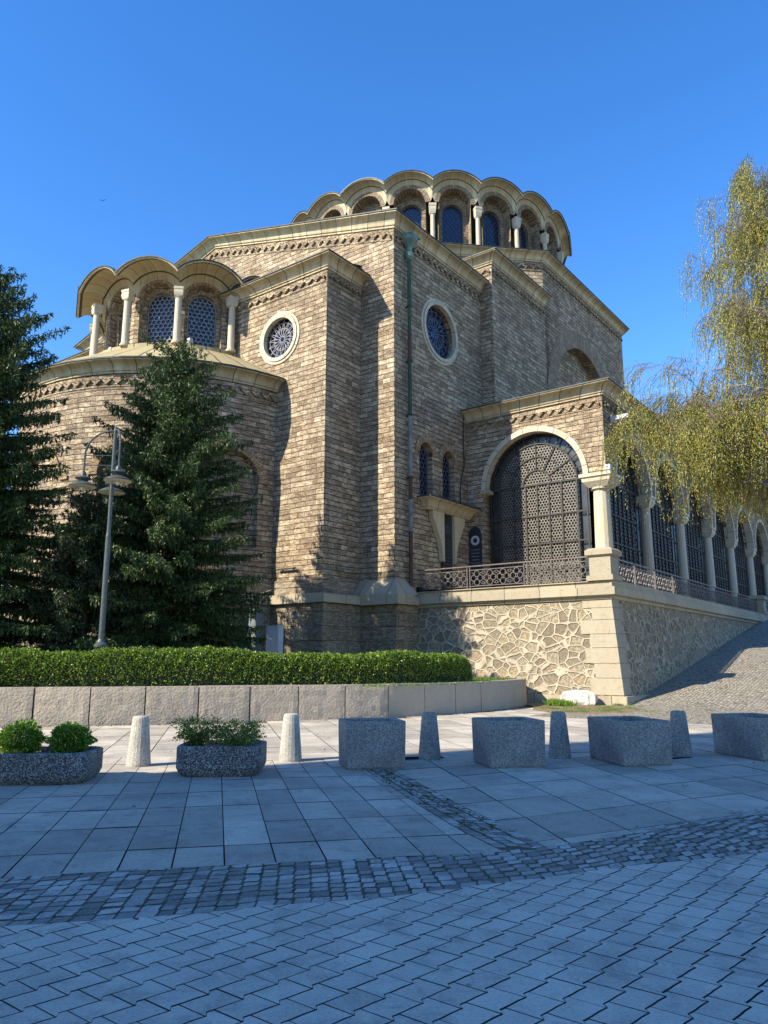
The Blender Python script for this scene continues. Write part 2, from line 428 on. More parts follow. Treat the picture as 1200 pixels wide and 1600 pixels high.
M['bark'] = mat_simple('brown_bark', (.12, .085, .06), .9, (.07, .05, .035), 9, bd=.03)
M['birch_bark'] = mat_simple('pale_birch_bark', (.56, .53, .48), .7, (.30, .27, .24), 2.5, bd=.01)
M['twig'] = mat_simple('pale_brown_twigs', (.25, .20, .14), .8, (.16, .12, .08), 3)
M['needles'] = mat_leaf('spruce_needles', [(0, (.014, .038, .014)), (.45, (.034, .075, .018)), (.8, (.075, .12, .026)), (1, (.17, .19, .05))], .5, .12)
M['needles_b'] = mat_leaf('spruce_needles_olive', [(0, (.018, .035, .014)), (.5, (.035, .062, .022)), (.85, (.075, .095, .035)), (1, (.13, .13, .055))], .5, .12)
M['birch_leaf'] = mat_leaf('birch_leaves', [(0, (.24, .32, .05)), (.5, (.44, .47, .08)), (1, (.60, .58, .16))], .5, .5)
M['catkin'] = mat_leaf('birch_catkins', [(0, (.42, .35, .10)), (.6, (.62, .53, .15)), (1, (.74, .66, .28))], .7, .4)
M['hedge'] = mat_leaf('hedge_leaves', [(0, (.045, .10, .012)), (.45, (.11, .20, .02)), (.8, (.22, .32, .035)), (1, (.36, .42, .07))], .45, .25)
M['hedge_core'] = mat_simple('hedge_dark_core', (.02, .03, .012), .95, (.01, .015, .006), 9)
M['shrub'] = mat_leaf('bright_green_shrub', [(0, (.05, .13, .015)), (.6, (.12, .26, .025)), (1, (.28, .34, .04))], .5, .25)
M['juniper'] = mat_leaf('juniper_shrub', [(0, (.05, .10, .015)), (.6, (.12, .20, .03)), (1, (.34, .36, .08))], .5, .2)
M['grass'] = mat_leaf('grass_blades', [(0, (.05, .13, .012)), (.6, (.10, .22, .02)), (1, (.24, .26, .03))], .5, .3)
M['turf'] = mat_simple('turf_ground', (.06, .12, .02), .95, (.09, .08, .035), 4, bd=.03)
M['marble'] = mat_simple('weathered_white_marble', (.66, .64, .58), .6, (.30, .27, .22), 4, bd=.05)
M['white_paint'] = mat_simple('white_painted_metal', (.42, .44, .45), .4, (.48, .50, .52), 3)
M['grey_paint'] = mat_simple('blue_grey_painted_metal', (.16, .19, .20), .5, (.12, .14, .15), 3)
M['plaque_black'] = mat_simple('black_stone_tablet', (.02, .025, .022), .3, (.03, .04, .035), 3, 0, .6)
M['plaque_blue'] = mat_simple('blue_board', (.025, .035, .05), .4, (.02, .03, .042), 3)
M['plaster'] = mat_simple('ochre_house_plaster', (.45, .38, .27), .9, (.40, .33, .24), 2)

# ------------------------------------------------------------------ the setting: ground
def _b(f):
    return f
UPX = [-30, -2.88, -2.08, -.52, .98, 1.52, 2.98, 4.13, 8.0, 30]; UPY = [3.5, 6.19, 6.37, 6.70, 6.97, 7.2, 8.06, 8.72, 10.6, 22]
LOX = [-30, -2.36, -1.43, -.73, 0, .95, 2.04, 3.19, 8.0, 30]; LOY = [2.2, 5.11, 5.30, 5.53, 5.70, 6.10, 6.56, 6.95, 8.9, 19]
up = lambda x: float(np.interp(x, UPX, UPY)); lo = lambda x: float(np.interp(x, LOX, LOY))
DLX = [1.3, 1.02, .69, .43, 0.0, -.45]; DLY = [6.2, 7.02, 8.0, 9.01, 10.85, 12.7]
DRX = [1.65, 1.41, 1.16, .87, .29, -.1]; DRY = [6.4, 7.2, 8.15, 9.13, 11.44, 12.7]
dl = lambda y: float(np.interp(y, DLY, DLX)); dr = lambda y: float(np.interp(y, DRY, DRX))

def clip(poly, n, d):
    """keep the side where n.p <= d"""
    out = []
    for i in range(len(poly)):
        p, q = poly[i], poly[(i + 1) % len(poly)]
        a = n[0] * p[0] + n[1] * p[1] - d; c = n[0] * q[0] + n[1] * q[1] - d
        if a <= 0: out.append(p)
        if (a < 0 < c) or (c < 0 < a):
            t = a / (a - c); out.append((p[0] + (q[0] - p[0]) * t, p[1] + (q[1] - p[1]) * t))
    return out
def clip_below(poly, f, x, off=0.0):     # keep y <= f(x)
    s = (f(x + .2) - f(x - .2)) / .4
    return clip(poly, (-s, 1), f(x) - s * x + off)
def clip_above(poly, f, x, off=0.0):     # keep y >= f(x)
    s = (f(x + .2) - f(x - .2)) / .4
    return clip(poly, (s, -1), -(f(x) - s * x + off))
def area(p):
    return abs(sum(p[i][0] * p[(i + 1) % len(p)][1] - p[(i + 1) % len(p)][0] * p[i][1] for i in range(len(p)))) / 2
def stone_top(mb, poly, gap, z, drop, m=0, tilt=0.0, inner=None):
    """one paving stone: flat top plus worn sloping edges"""
    if len(poly) < 3 or area(poly) < 0.0012: return
    cx = sum(p[0] for p in poly) / len(poly); cy = sum(p[1] for p in poly) / len(poly)
    if inner is None: inner = gap * 1.2
    def ins(g):
        o = []
        for p in poly:
            d = math.hypot(p[0] - cx, p[1] - cy) + 1e-9
            k = max(0.1, 1 - g * 1.25 / d); o.append((cx + (p[0] - cx) * k, cy + (p[1] - cy) * k))
        return o
    A = ins(gap); B = ins(gap + inner)
    tx = random.uniform(-tilt, tilt); ty = random.uniform(-tilt, tilt)
    zt = lambda p: z + (p[0] - cx) * tx + (p[1] - cy) * ty
    i = len(mb.v)
    n = len(poly)
    mb.v.extend([(p[0], p[1], z - drop) for p in A]); mb.v.extend([(p[0], p[1], zt(p)) for p in B])
    s0 = sum(B[k][0] * B[(k + 1) % n][1] - B[(k + 1) % n][0] * B[k][1] for k in range(n))
    top = tuple(range(i + n, i + 2 * n))
    if s0 < 0: top = top[::-1]
    mb.f.append(top); mb.uv.append([(0, 0)] * n); mb.m.append(m); mb.sm.append(False)
    for k in range(n):
        k2 = (k + 1) % n
        f = (i + k, i + k2, i + n + k2, i + n + k)
        if s0 < 0: f = f[::-1]
        mb.f.append(f); mb.uv.append([(0, 0)] * 4); mb.m.append(1); mb.sm.append(False)   # dirt clings to the joint sides

# church frame: x runs along the sunlit fronts to the right, y into the depth
K = Vector((0.48, 33.93, 0)); CRZ = R(-36.9)
ex = Vector((math.cos(CRZ), math.sin(CRZ), 0)); ey = Vector((-math.sin(CRZ), math.cos(CRZ), 0))
def W(x, y, z=0): return K + ex * x + ey * y + Vector((0, 0, z))
def L(p):
    q = Vector((p[0], p[1], 0)) - K
    return q.dot(ex), q.dot(ey)

# base ground to the horizon (sits just below the paving)
g = MB()
g.face([(-1500, -1500, -.03), (1500, -1500, -.03), (1500, 1500, -.03), (-1500, 1500, -.03)])
tag(g.build('ground', M['joint']), kind='structure')
def ramp_h(y):
    y0 = 0.2
    if y < y0: return 0.0
    t = y - y0
    return .158 * t * t / (t + 1.6)
# cobbled ramp climbing beside the terrace wall
g = MB(); xs = np.concatenate([np.linspace(9.3, 20, 12), np.linspace(22, 60, 10)]); ys = np.concatenate([np.linspace(-6, 10, 22), np.linspace(12, 120, 40)])
for i in range(len(xs) - 1):
    for j in range(len(ys) - 1):
        q = []
        for a, b_ in ((i, j), (i + 1, j), (i + 1, j + 1), (i, j + 1)):
            X, Y = xs[a], ys[b_]
            q.append(W(X, Y, ramp_h(Y) + .006 + .05 * math.sin(X * .7) * min(1, max(0, Y / 6)) * .5))
        g.face(q, [(xs[a], ys[b_]) for a, b_ in ((i, j), (i + 1, j), (i + 1, j + 1), (i, j + 1))], 0, True)
tag(g.build('cobbled_ramp', M['cobble']), kind='structure')
# slab pavement either side of the sett strips
g = MB()
def tilegrid(az, w_, l_, x0, y0, rngu, rngv, skew, keep):
    c, s = math.cos(R(az)), math.sin(R(az))
    U = (c, -s); V = (s, c)
    az2 = R(skew); V2 = (math.sin(az2), math.cos(az2))
    for i in range(*rngu):
        for j in range(*rngv):
            P = []
            for a, b_ in ((i, j), (i + 1, j), (i + 1, j + 1), (i, j + 1)):
                P.append((x0 + U[0] * a * w_ + V2[0] * b_ * l_, y0 + U[1] * a * w_ + V2[1] * b_ * l_))
            cx = sum(p[0] for p in P) / 4; cy = sum(p[1] for p in P) / 4
            P = keep(P, cx, cy)
            if P: stone_top(g, P, .0065, random.uniform(-.002, .002), .016, tilt=.003, inner=.004)
def keepL(P, cx, cy):
    if cy > 13.5 or cx < -22 or cy < 0: return None
    P = clip_above(P, up, cx)
    if len(P) < 3: return None
    s = (dl(cy + .3) - dl(cy - .3)) / .6
    return clip(P, (1, -s), dl(cy) - s * cy)
def keepR(P, cx, cy):
    if cy > 13.5 or cx > 24 or cy < 0: return None
    P = clip_above(P, up, cx)
    if len(P) < 3: return None
    s = (dr(cy + .3) - dr(cy - .3)) / .6
    return clip(P, (-1, s), -(dr(cy) - s * cy))
tilegrid(-12, .41, .98, -1.0, 3.3, (-60, 16), (-3, 16), -12, keepL)
tilegrid(-27, .82, .98, 1.2, 5.2, (-12, 34), (-6, 22), -9, keepR)
def keepB(P, cx, cy):
    if cy < 13.2: return None
    lx, ly = L((cx, cy))
    if ly > -.2 or cy > 30: return None
    # curved front of the planting bed
    xw = [-60, -9.59, -7.09, -3.21, -.45, .71, 2.55, 3.57, 4.66, 5.83, 7]; yw = [4, 19.7, 20.1, 21.4, 22.3, 23.0, 25.0, 25.7, 27.7, 29, 31]
    if cy > np.interp(cx, xw, yw) - .05: return None
    if cx > 6 and cy > 13.2 + (28.5 - 13.2) * .0 + 9.8 - .12 * (cx - 6): return None
    return P
tilegrid(-12, .82, .98, -1.0, 3.3, (-34, 22), (4, 30), -12, keepB)
tag(g.build('pavement', [M['slab'], M['joint']]), kind='structure')
# wavy interlocking pavers in the foreground
g = MB()
az = R(38.5); D1 = (math.sin(az), math.cos(az)); D2 = (math.cos(az), -math.sin(az))
# each stone: long sides follow a stepped wave, short sides are straight
Lp, Wp = .228, .176
def saw(u):
    t = (u / Lp) % 1.0
    e = .016
    if t < .06: return -e * (t / .06)
    if t > .94: return e - e * ((t - .94) / .06)
    k = (t - .06) / .88
    return -e + 2 * e * (k + .09 * math.sin(2 * math.pi * k))
SU = [0, .1, .2, .45, .62, .8, .92]
for j in range(-60, 75):
    s0 = (j * .30) % 1.0; s1 = s0 + .30
    for i in range(-12, 75):
        KS = (.22, .35, .6, .86, .94, 1.0, 1.06, 1.14, 1.22)
        A = [((i + s0 + k) * Lp, j * Wp + saw(k * Lp)) for k in KS]
        B = [((i + s1 + k) * Lp, (j + 1) * Wp + saw((k) * Lp)) for k in (-.08, -.06, 0, .06, .14, .4, .65, .86, .92)][::-1]
        # rows share their wave; straight joints are shifted within each row by the skew below
        P = []
        um = sum(q[0] for q in A + B) / len(A + B); vm = (j + .5) * Wp
        for (u, v) in A + B:
            uu = um + (u - um) * (1 - .0042 / Lp * 1.0)
            v = vm + (v - vm) * (1 - .0078 / Wp)
            P.append((uu * D1[0] + v * D2[0], uu * D1[1] + v * D2[1] + 1.0))
        cx = sum(p[0] for p in P) / len(P); cy = sum(p[1] for p in P) / len(P)
        if cy < .4 or cy > up(cx) or abs(cx) > 7.0 + cy * .3: continue
        P = clip_below(P, lo, cx, .01)
        stone_top(g, P, .0003, random.uniform(-.0012, .0012), .020, tilt=.004, inner=.0016)
tag(g.build('paver_square', [M['paver'], M['joint']]), kind='structure')
# far sheets of the same paving, beyond what single pavers cover
g = MB()
g.face([(-60, -40, -.012), (60, -40, -.012), (60, .35, -.012), (-60, .35, -.012)])
tag(g.build('street', M['paver']), kind='structure')
# granite sett strips
g = MB()
def sett(P, z=.0):
    n = len(P)
    cx = sum(p[0] for p in P) / n; cy = sum(p[1] for p in P) / n
    Q = []
    for i in range(n):
        a = P[i]; b_ = P[(i + 1) % n]
        c1 = random.uniform(.14, .3)
        Q.append((a[0] + (b_[0] - a[0]) * c1 * .5, a[1] + (b_[1] - a[1]) * c1 * .5))
        Q.append((a[0] + (b_[0] - a[0]) * .5 + random.uniform(-.004, .004), a[1] + (b_[1] - a[1]) * .5 + random.uniform(-.004, .004)))
        Q.append((a[0] + (b_[0] - a[0]) * (1 - c1 * .5), a[1] + (b_[1] - a[1]) * (1 - c1 * .5)))
    stone_top(g, Q, .0022, z + random.uniform(-.003, .003), .010, tilt=.035, inner=.005)
for i in range(60):
    xa = -16 + i * .6; xb = xa + .6
    g.face([(xa, lo(xa) + .005, -.0045), (xb, lo(xb) + .005, -.0045), (xb, up(xb) - .005, -.0045), (xa, up(xa) - .005, -.0045)], m=1)
for i in range(12):
    ya = 7.0 + i * .47; yb = ya + .47
    g.face([(dl(ya), ya, -.0035), (dr(ya), ya, -.0035), (dr(yb), yb, -.0035), (dl(yb), yb, -.0035)], m=1)
x = -16.0
while x < 19:
    w0 = random.uniform(.105, .135)
    y = lo(x) + .0; y1 = up(x)
    sl = (up(x + .3) - up(x - .3)) / .6
    lean = R(-6 - max(0, x) * 3)
    while y < y1 - .03:
        h = random.uniform(.095, .145)
        if y + h > y1: h = max(.06, y1 - y)
        t = (y - lo(x)) * math.tan(lean)
        P = [(x + t, y), (x + w0 + t, y + sl * w0), (x + w0 + t, y + h + sl * w0), (x + t, y + h)]
        P = [(p[0] + random.uniform(-.006, .006), p[1] + random.uniform(-.006, .006)) for p in P]
        sett(P)
        y += h
    x += w0
y = 7.15
while y < 12.6:
    h = random.uniform(.10, .15)
    a, b_ = dl(y), dr(y); n = 4
    for k in range(n):
        xa = a + (b_ - a) * k / n; xb = a + (b_ - a) * (k + 1) / n
        a2, b2 = dl(y + h), dr(y + h)
        xc = a2 + (b2 - a2) * k / n; xd = a2 + (b2 - a2) * (k + 1) / n
        yy = y + (k % 2) * .03
        P = [(xa, yy), (xb, yy - .01), (xd, yy + h - .01), (xc, yy + h)]
        sett([(p[0] + random.uniform(-.008, .008), p[1] + random.uniform(-.008, .008)) for p in P], .002)
    y += h
tag(g.build('sett_strip', [M['sett'], M['sand_joint']]), kind='structure')
# planting bed behind the granite slabs
BW = [(-30, 13.5), (-14, 18.2), (-9.59, 19.84), (-7.09, 20.3), (-3.21, 21.6), (-.45, 22.65), (.71, 23.3), (2.2, 24.6), (3.57, 26.1), (4.5, 27.7), (5.2, 29.2), (5.6, 30.8), (4.5, 32.4)]
g = MB()
for i in range(len(BW) - 1):
    a, b_ = BW[i], BW[i + 1]
    n = Vector((a[1] - b_[1], b_[0] - a[0], 0)).normalized() * .2
    g.face([(a[0] + n.x, a[1] + n.y, .88), (b_[0] + n.x, b_[1] + n.y, .88), (b_[0] - 4, 60, .88), (a[0] - 4, 60, .88)])
tag(g.build('planting_bed', M['turf']), kind='structure')
g = MB()
pts = [(5.2, 30.9), (5.4, 28.6), (5.0, 26.6), (5.2, 25.0), (6.4, 24.0), (7.9, 24.8), (8.9, 26.6), (9.1, 28.4), (8.6, 29.6), (6, 32)]
c = (6.9, 28.0)
for k in range(len(pts)):
    a, b_ = pts[k], pts[(k + 1) % len(pts)]
    g.face([(c[0], c[1], .05), (a[0], a[1], .002), (b_[0], b_[1], .002)])
tag(g.build('bare_soil_patch', M['soil']), kind='structure')

# ------------------------------------------------------------------ wall tools
def wallgrid(mb, f, u0, u1, z0, z1, ops=(), step=50.0, m=0, rm=None, uoff=0.0, back=False):
    """wall between u0..u1, z0..z1(u); ops = dict(c, w, lo(u), hi(u), d): an opening with reveals d deep"""
    rm = m if rm is None else rm
    z1f = z1 if callable(z1) else (lambda u: z1)
    bs = {round(u0, 5), round(u1, 5)}
    k = math.ceil((u1 - u0) / step)
    for i in range(1, k): bs.add(round(u0 + (u1 - u0) * i / k, 5))
    for o in ops:
        n = o.get('n', 16)
        for i in range(n + 1):
            bs.add(round(o['c'] - o['w'] * math.cos(math.pi * i / n), 5))
    for b_ in list(bs):
        pass
    if callable(z1) and hasattr(z1, 'brk'):
        for b_ in z1.brk: bs.add(b_)
    bs = sorted(b_ for b_ in bs if u0 - 1e-6 <= b_ <= u1 + 1e-6)
    def Q(ua, za, ub, zb, zc, zd):   # bottom a, bottom b, top b, top a
        if abs(zd - za) < 1e-5 and abs(zc - zb) < 1e-5: return
        mb.face([f(ua, za, 0), f(ub, zb, 0), f(ub, zc, 0), f(ua, zd, 0)],
                [(ua + uoff, za), (ub + uoff, zb), (ub + uoff, zc), (ua + uoff, zd)], m)
    for a, b_ in zip(bs[:-1], bs[1:]):
        if b_ - a < 1e-5: continue
        mid = (a + b_) / 2
        op = None
        for o in ops:
            if abs(mid - o['c']) < o['w']: op = o
        if op is None:
            Q(a, z0, b_, z0, z1f(b_), z1f(a))
            continue
        la, lb, ha, hb = op['lo'](a), op['lo'](b_), op['hi'](a), op['hi'](b_)
        if la > z0 + 1e-6 or lb > z0 + 1e-6:
            Q(a, z0, b_, z0, lb, la)
            mb.face([f(a, la, 0), f(b_, lb, 0), f(b_, lb, op['d']), f(a, la, op['d'])], m=rm)
        Q(a, ha, b_, hb, z1f(b_), z1f(a))
        mb.face([f(b_, hb, 0), f(a, ha, 0), f(a, ha, op['d']), f(b_, hb, op['d'])],
                [(0, b_), (0, a), (op['d'], a), (op['d'], b_)], m=rm)
    for o in ops:
        for sgn in (-1, 1):
            u = o['c'] + sgn * o['w']
            if u < u0 - 1e-4 or u > u1 + 1e-4: continue
            la, ha = max(z0, o['lo'](u)), o['hi'](u)
            if ha - la > .02:
                P = [f(u, la, 0), f(u, la, o['d']), f(u, ha, o['d']), f(u, ha, 0)]
                if sgn > 0: P = P[::-1]
                mb.face(P, m=rm)
def arch_op(c, w, sill, spring, d, n=16, r=None):
    r = r or w
    return dict(c=c, w=w, lo=lambda u: sill, hi=lambda u: spring + math.sqrt(max(0, w * w - (u - c) ** 2)) * r / w, d=d, n=n)
def round_op(c, r, z, d, n=24):
    h = lambda u: math.sqrt(max(0, r * r - (u - c) ** 2))
    return dict(c=c, w=r, lo=lambda u: z - h(u), hi=lambda u: z + h(u), d=d, n=n)
def ring(mb, f, c, z, r0, r1, a0=0, a1=180, proud=.04, depth=.12, n=24, m=0, ymul=1.0):
    """stone ring round an arch or a round window, standing proud of its wall"""
    for i in range(n):
        t0 = R(a0 + (a1 - a0) * i / n); t1 = R(a0 + (a1 - a0) * (i + 1) / n)
        def p(r, t, d): return f(c + r * math.cos(t), z + r * math.sin(t) * ymul, d)
        rm_ = (r0 + r1) / 2
        uv = [(0, t0 * rm_), (0, t1 * rm_), (r1 - r0, t1 * rm_), (r1 - r0, t0 * rm_)]
        mb.face([p(r0, t1, -proud), p(r0, t0, -proud), p(r1, t0, -proud), p(r1, t1, -proud)], [uv[1], uv[0], uv[3], uv[2]], m)
        oe = 0.0 if proud > 0 else depth
        mb.face([p(r1, t0, -proud), p(r1, t0, oe), p(r1, t1, oe), p(r1, t1, -proud)], [(0, t0 * r1), (.1, t0 * r1), (.1, t1 * r1), (0, t1 * r1)], m)
        mb.face([p(r0, t0, -proud), p(r0, t1, -proud), p(r0, t1, depth), p(r0, t0, depth)], [(0, t0 * r0), (0, t1 * r0), (.3, t1 * r0), (.3, t0 * r0)], m)
    if abs(a1 - a0) < 359:
        for t in (R(a0), R(a1)):
            P = [f(c + r0 * math.cos(t), z + r0 * math.sin(t), -proud), f(c + r1 * math.cos(t), z + r1 * math.sin(t), -proud),
                 f(c + r1 * math.cos(t), z + r1 * math.sin(t), depth * .9), f(c + r0 * math.cos(t), z + r0 * math.sin(t), depth * .9)]
            mb.face(P, m=m)
def sweep(mb, path, prof, m=0, closed=False, mats=None, uoff=0.0):
    """path [(x,y,z)], prof [(out, dz)]; outward is to the right of the path"""
    n = len(path); P2 = [Vector((p[0], p[1])) for p in path]
    offs = []
    for i in range(n):
        def nrm(a, b_):
            d = (P2[b_] - P2[a]); d.normalize(); return Vector((d.y, -d.x))
        if closed: n0 = nrm((i - 1) % n, i); n1 = nrm(i, (i + 1) % n)
        else:
            n0 = nrm(i - 1, i) if i > 0 else nrm(i, i + 1)
            n1 = nrm(i, i + 1) if i < n - 1 else nrm(i - 1, i)
        b_ = n0 + n1
        b_ = b_ / max(.3, (1 + n0.dot(n1)))
        offs.append(b_)
    Ls = [0.0]
    for i in range(1, n + (1 if closed else 0)): Ls.append(Ls[-1] + (Vector(path[i % n]) - Vector(path[i - 1])).length)
    Vl = [0.0]
    for j in range(1, len(prof)): Vl.append(Vl[-1] + math.hypot(prof[j][0] - prof[j - 1][0], prof[j][1] - prof[j - 1][1]))
    pt = lambda i, j: (path[i][0] + offs[i].x * prof[j][0], path[i][1] + offs[i].y * prof[j][0], path[i][2] + prof[j][1])
    for i in range(n if closed else n - 1):
        i2 = (i + 1) % n
        for j in range(len(prof) - 1):
            mi = mats[j] if mats else m
            mb.face([pt(i, j), pt(i2, j), pt(i2, j + 1), pt(i, j + 1)],
                    [(Ls[i] + uoff, Vl[j]), (Ls[i + 1] + uoff, Vl[j]), (Ls[i + 1] + uoff, Vl[j + 1]), (Ls[i] + uoff, Vl[j + 1])], mi)
    if not closed:
        mb.face([pt(0, j) for j in range(len(prof))], m=m); mb.face([pt(n - 1, j) for j in range(len(prof))][::-1], m=m)
# cove cornice: stone part, then the thin metal edge and a strip of roof
def cprof(p=.55, h=.32, k=1.0):
    st = [(0, -.16), (.07, -.16), (.07, -.08), (.13, -.06), (.15, .0)]
    for t in (15, 32, 50, 68, 82):
        a = R(t); st.append((.15 + (p - .18) * (1 - math.cos(a)), .0 + (h - .03) * math.sin(a)))
    st += [(p, h - .02), (p, h + .03)]
    ns = len(st) - 1
    st += [(p + .05, h + .035), (p + .05, h + .085), (p - .02, h + .09), (-.3, h + .16)]
    mats = [0] * ns + [1, 1, 1, 1]
    return st, mats
def zigzag(mb, f, u0, u1, zb, h, pitch=.52, w_=.075, proud=.11, zf=None, m=0):
    zf = zf or (lambda u: 0.0)
    n = max(2, int(round((u1 - u0) / (pitch / 2))))
    if n % 2: n += 1
    for i in range(n):
        a = u0 + (u1 - u0) * i / n; b_ = u0 + (u1 - u0) * (i + 1) / n
        za = zb + zf(a) + (0 if i % 2 == 0 else h); zb2 = zb + zf(b_) + (h if i % 2 == 0 else 0)
        d = -proud
        P = [f(a, za - w_, d), f(b_, zb2 - w_, d), f(b_, zb2 + w_, d), f(a, za + w_, d)]
        mb.face(P, m=m)
        mb.face([f(a, za - w_, 0), f(b_, zb2 - w_, 0), f(b_, zb2 - w_, d), f(a, za - w_, d)], m=m)
        mb.face([f(a, za + w_, d), f(b_, zb2 + w_, d), f(b_, zb2 + w_, 0), f(a, za + w_, 0)], m=m)
    # fine sill band under the zigzag
    k = max(1, int((u1 - u0) / .8))
    for i in range(k):
        a = u0 + (u1 - u0) * i / k; b_ = u0 + (u1 - u0) * (i + 1) / k
        za = zb + zf(a) - w_ - .1; zc = zb + zf(b_) - w_ - .1
        mb.face([f(a, za, -.035), f(b_, zc, -.035), f(b_, zc + .07, -.035), f(a, za + .07, -.035)], m=m)
        mb.face([f(a, za, 0), f(b_, zc, 0), f(b_, zc, -.035), f(a, za, -.035)], m=m)
        mb.face([f(a, za + .07, -.035), f(b_, zc + .07, -.035), f(b_, zc + .07, 0), f(a, za + .07, 0)], m=m)
def cutpoly(f, inside, d, uc, hw, z0, z1, mb, m=0):
    """flat pane filling an opening (a fan of strips)"""
    n = 20
    for i in range(n):
        a = uc - hw * math.cos(math.pi * i / n); b_ = uc - hw * math.cos(math.pi * (i + 1) / n)
        la, ha = inside(a); lb, hb = inside(b_)
        mb.face([f(a, la, d), f(b_, lb, d), f(b_, hb, d), f(a, ha, d)], m=m)
def hexgrille(mb, f, op, d, cell, th, z0, z1, sides=6, rot=30, dep=.03, m=0):
    rr = cell / math.sqrt(3); row = rr * 1.5
    c, w_ = op['c'], op['w']; nz = int((z1 - z0) / row) + 2; nu = int(2 * w_ / cell) + 2
    for j in range(nz):
        for i in range(-nu // 2 - 1, nu // 2 + 2):
            u = c + i * cell + (j % 2) * cell / 2; z = z0 + j * row
            if abs(u - c) > w_ - rr * .4 or z > op['hi'](u) - rr * .35 or z < op['lo'](u) + rr * .3: continue
            Po = []; Pi = []
            for k in range(sides):
                a = R(rot + k * 360 / sides)
                Po.append((u + rr * .98 * math.cos(a), z + rr * .98 * math.sin(a))); Pi.append((u + (rr - th) * math.cos(a), z + (rr - th) * math.sin(a)))
            for k in range(sides):
                k2 = (k + 1) % sides
                mb.face([f(*Pi[k2], d), f(*Pi[k], d), f(*Po[k], d), f(*Po[k2], d)], m=m)
                mb.face([f(*Pi[k], d), f(*Pi[k2], d), f(*Pi[k2], d + dep), f(*Pi[k], d + dep)], m=m)
def ubar(mb, f, a, b_, w_, d, dep=.04, m=0):
    """flat bar between two points (u,z) of a wall plane, front at depth d"""
    du, dz = b_[0] - a[0], b_[1] - a[1]; l = math.hypot(du, dz)
    if l < 1e-6: return
    nu, nz = -dz / l * w_ / 2, du / l * w_ / 2
    A = [(a[0] - nu, a[1] - nz), (b_[0] - nu, b_[1] - nz), (b_[0] + nu, b_[1] + nz), (a[0] + nu, a[1] + nz)]
    mb.face([f(*p, d) for p in A], m=m)
    for k in range(4):
        p, q = A[k], A[(k + 1) % 4]
        mb.face([f(*q, d), f(*p, d), f(*p, d + dep), f(*q, d + dep)], m=m)
def diamonds(mb, f, op, d, pitch, w_, z0, z1, m=0):
    c, hw = op['c'], op['w']
    for sgn in (1, -1):
        k = -40
        while k < 60:
            # line z = z0 + k*pitch + sgn*1.25*(u-c)
            seg = []
            for i in range(25):
                u = c - hw + 2 * hw * i / 24; z = z0 + k * pitch + sgn * 1.25 * (u - c)
                if op['lo'](u) <= z <= op['hi'](u): seg.append((u, z))
            if len(seg) > 1: ubar(mb, f, seg[0], seg[-1], w_, d, .02, m)
            k += 1

church = thing('church', 'large tan stone church with scalloped dome, rounded apse and arcaded gallery', 'church', tuple(K), CRZ)
FR = lambda y0: (lambda u, z, d: (u, y0 + d, z))                # a wall facing the sun side (-y)
SD = lambda x0: (lambda u, z, d: (x0 - d, u, z))                # a wall facing right (+x)
def LF(x0): return lambda u, z, d: (x0 + d, -u, z)              # a wall facing left (-x), u = -y
CS = [M['cornice'], M['metal_edge']]
PC, PM = cprof()
def cornice(path, prof=None, name='cornice', closed=False, uoff=0.0):
    mb = MB(); p, mm = prof or (PC, PM)
    sweep(mb, path, p, 0, closed, mm, uoff)
    return mb.build(name, CS, church)
ZB = 4.95                                                        # top of the ledge that girdles the podium

# ---- nave arm with the broad gable (front y=0, right side x=0)
GX = -13.1
gz = lambda u: 25.8 - .262 * abs(u - GX)
gz.brk = [GX]
mb = MB()
wallgrid(mb, FR(0), -26.2, 0, ZB, gz, [], 4.0)
rose1 = round_op(4.0, 1.46, 18.25, .38)
w1 = arch_op(2.58, .56, 9.35, 11.45, .42); w2 = arch_op(4.62, .56, 9.35, 11.45, .42)
mb2 = MB()
wallgrid(mb2, SD(0), 0, 8.3, ZB, 22.36, [dict(w1, n=12), dict(w2, n=12), ], 3.0)
mb3 = MB()
# the wall above the windows is cut again for the round window: build it as two bands
mb2 = MB()
wallgrid(mb2, SD(0), 0, 8.3, ZB, 14.0, [w1, w2], 3.0)
wallgrid(mb2, SD(0), 0, 8.3, 14.0, 22.36, [rose1], 3.0)
mb.v += []; off = len(mb.v)
for fc, uv, mi in zip(mb2.f, mb2.uv, mb2.m): mb.f.append(tuple(i + off for i in fc)); mb.uv.append(uv); mb.m.append(mi); mb.sm.append(False)
mb.v += mb2.v
wallgrid(mb, LF(-26.2), -8.3, 0, ZB, 22.36, [])
mb.build('gable_wall', M['stone'], church)
rk = lambda x: gz(x)
cornice([(-26.2, 8.2, 22.36), (-26.2, 0, 22.36), (GX, 0, 25.8), (0, 0, 22.36), (0, 8.3, 22.36)])
mb = MB()
zigzag(mb, FR(0), -26.0, -.15, 0, .26, zf=lambda u: gz(u) - .62)
mb.build('frieze', M['stone'], church)
mb = MB(); zigzag(mb, SD(0), .15, 8.2, 21.74, .26); mb.build('frieze', M['stone'], church)
mb = MB()
mb.face([(-26.2, 0, 22.85), (GX, 0, 26.25), (GX, 9, 26.25), (-26.2, 9, 22.85)]); mb.face([(GX, 0, 26.25), (0, 0, 22.85), (0, 9, 22.85), (GX, 9, 26.25)])
mb.build('roof', M['roof'], church)

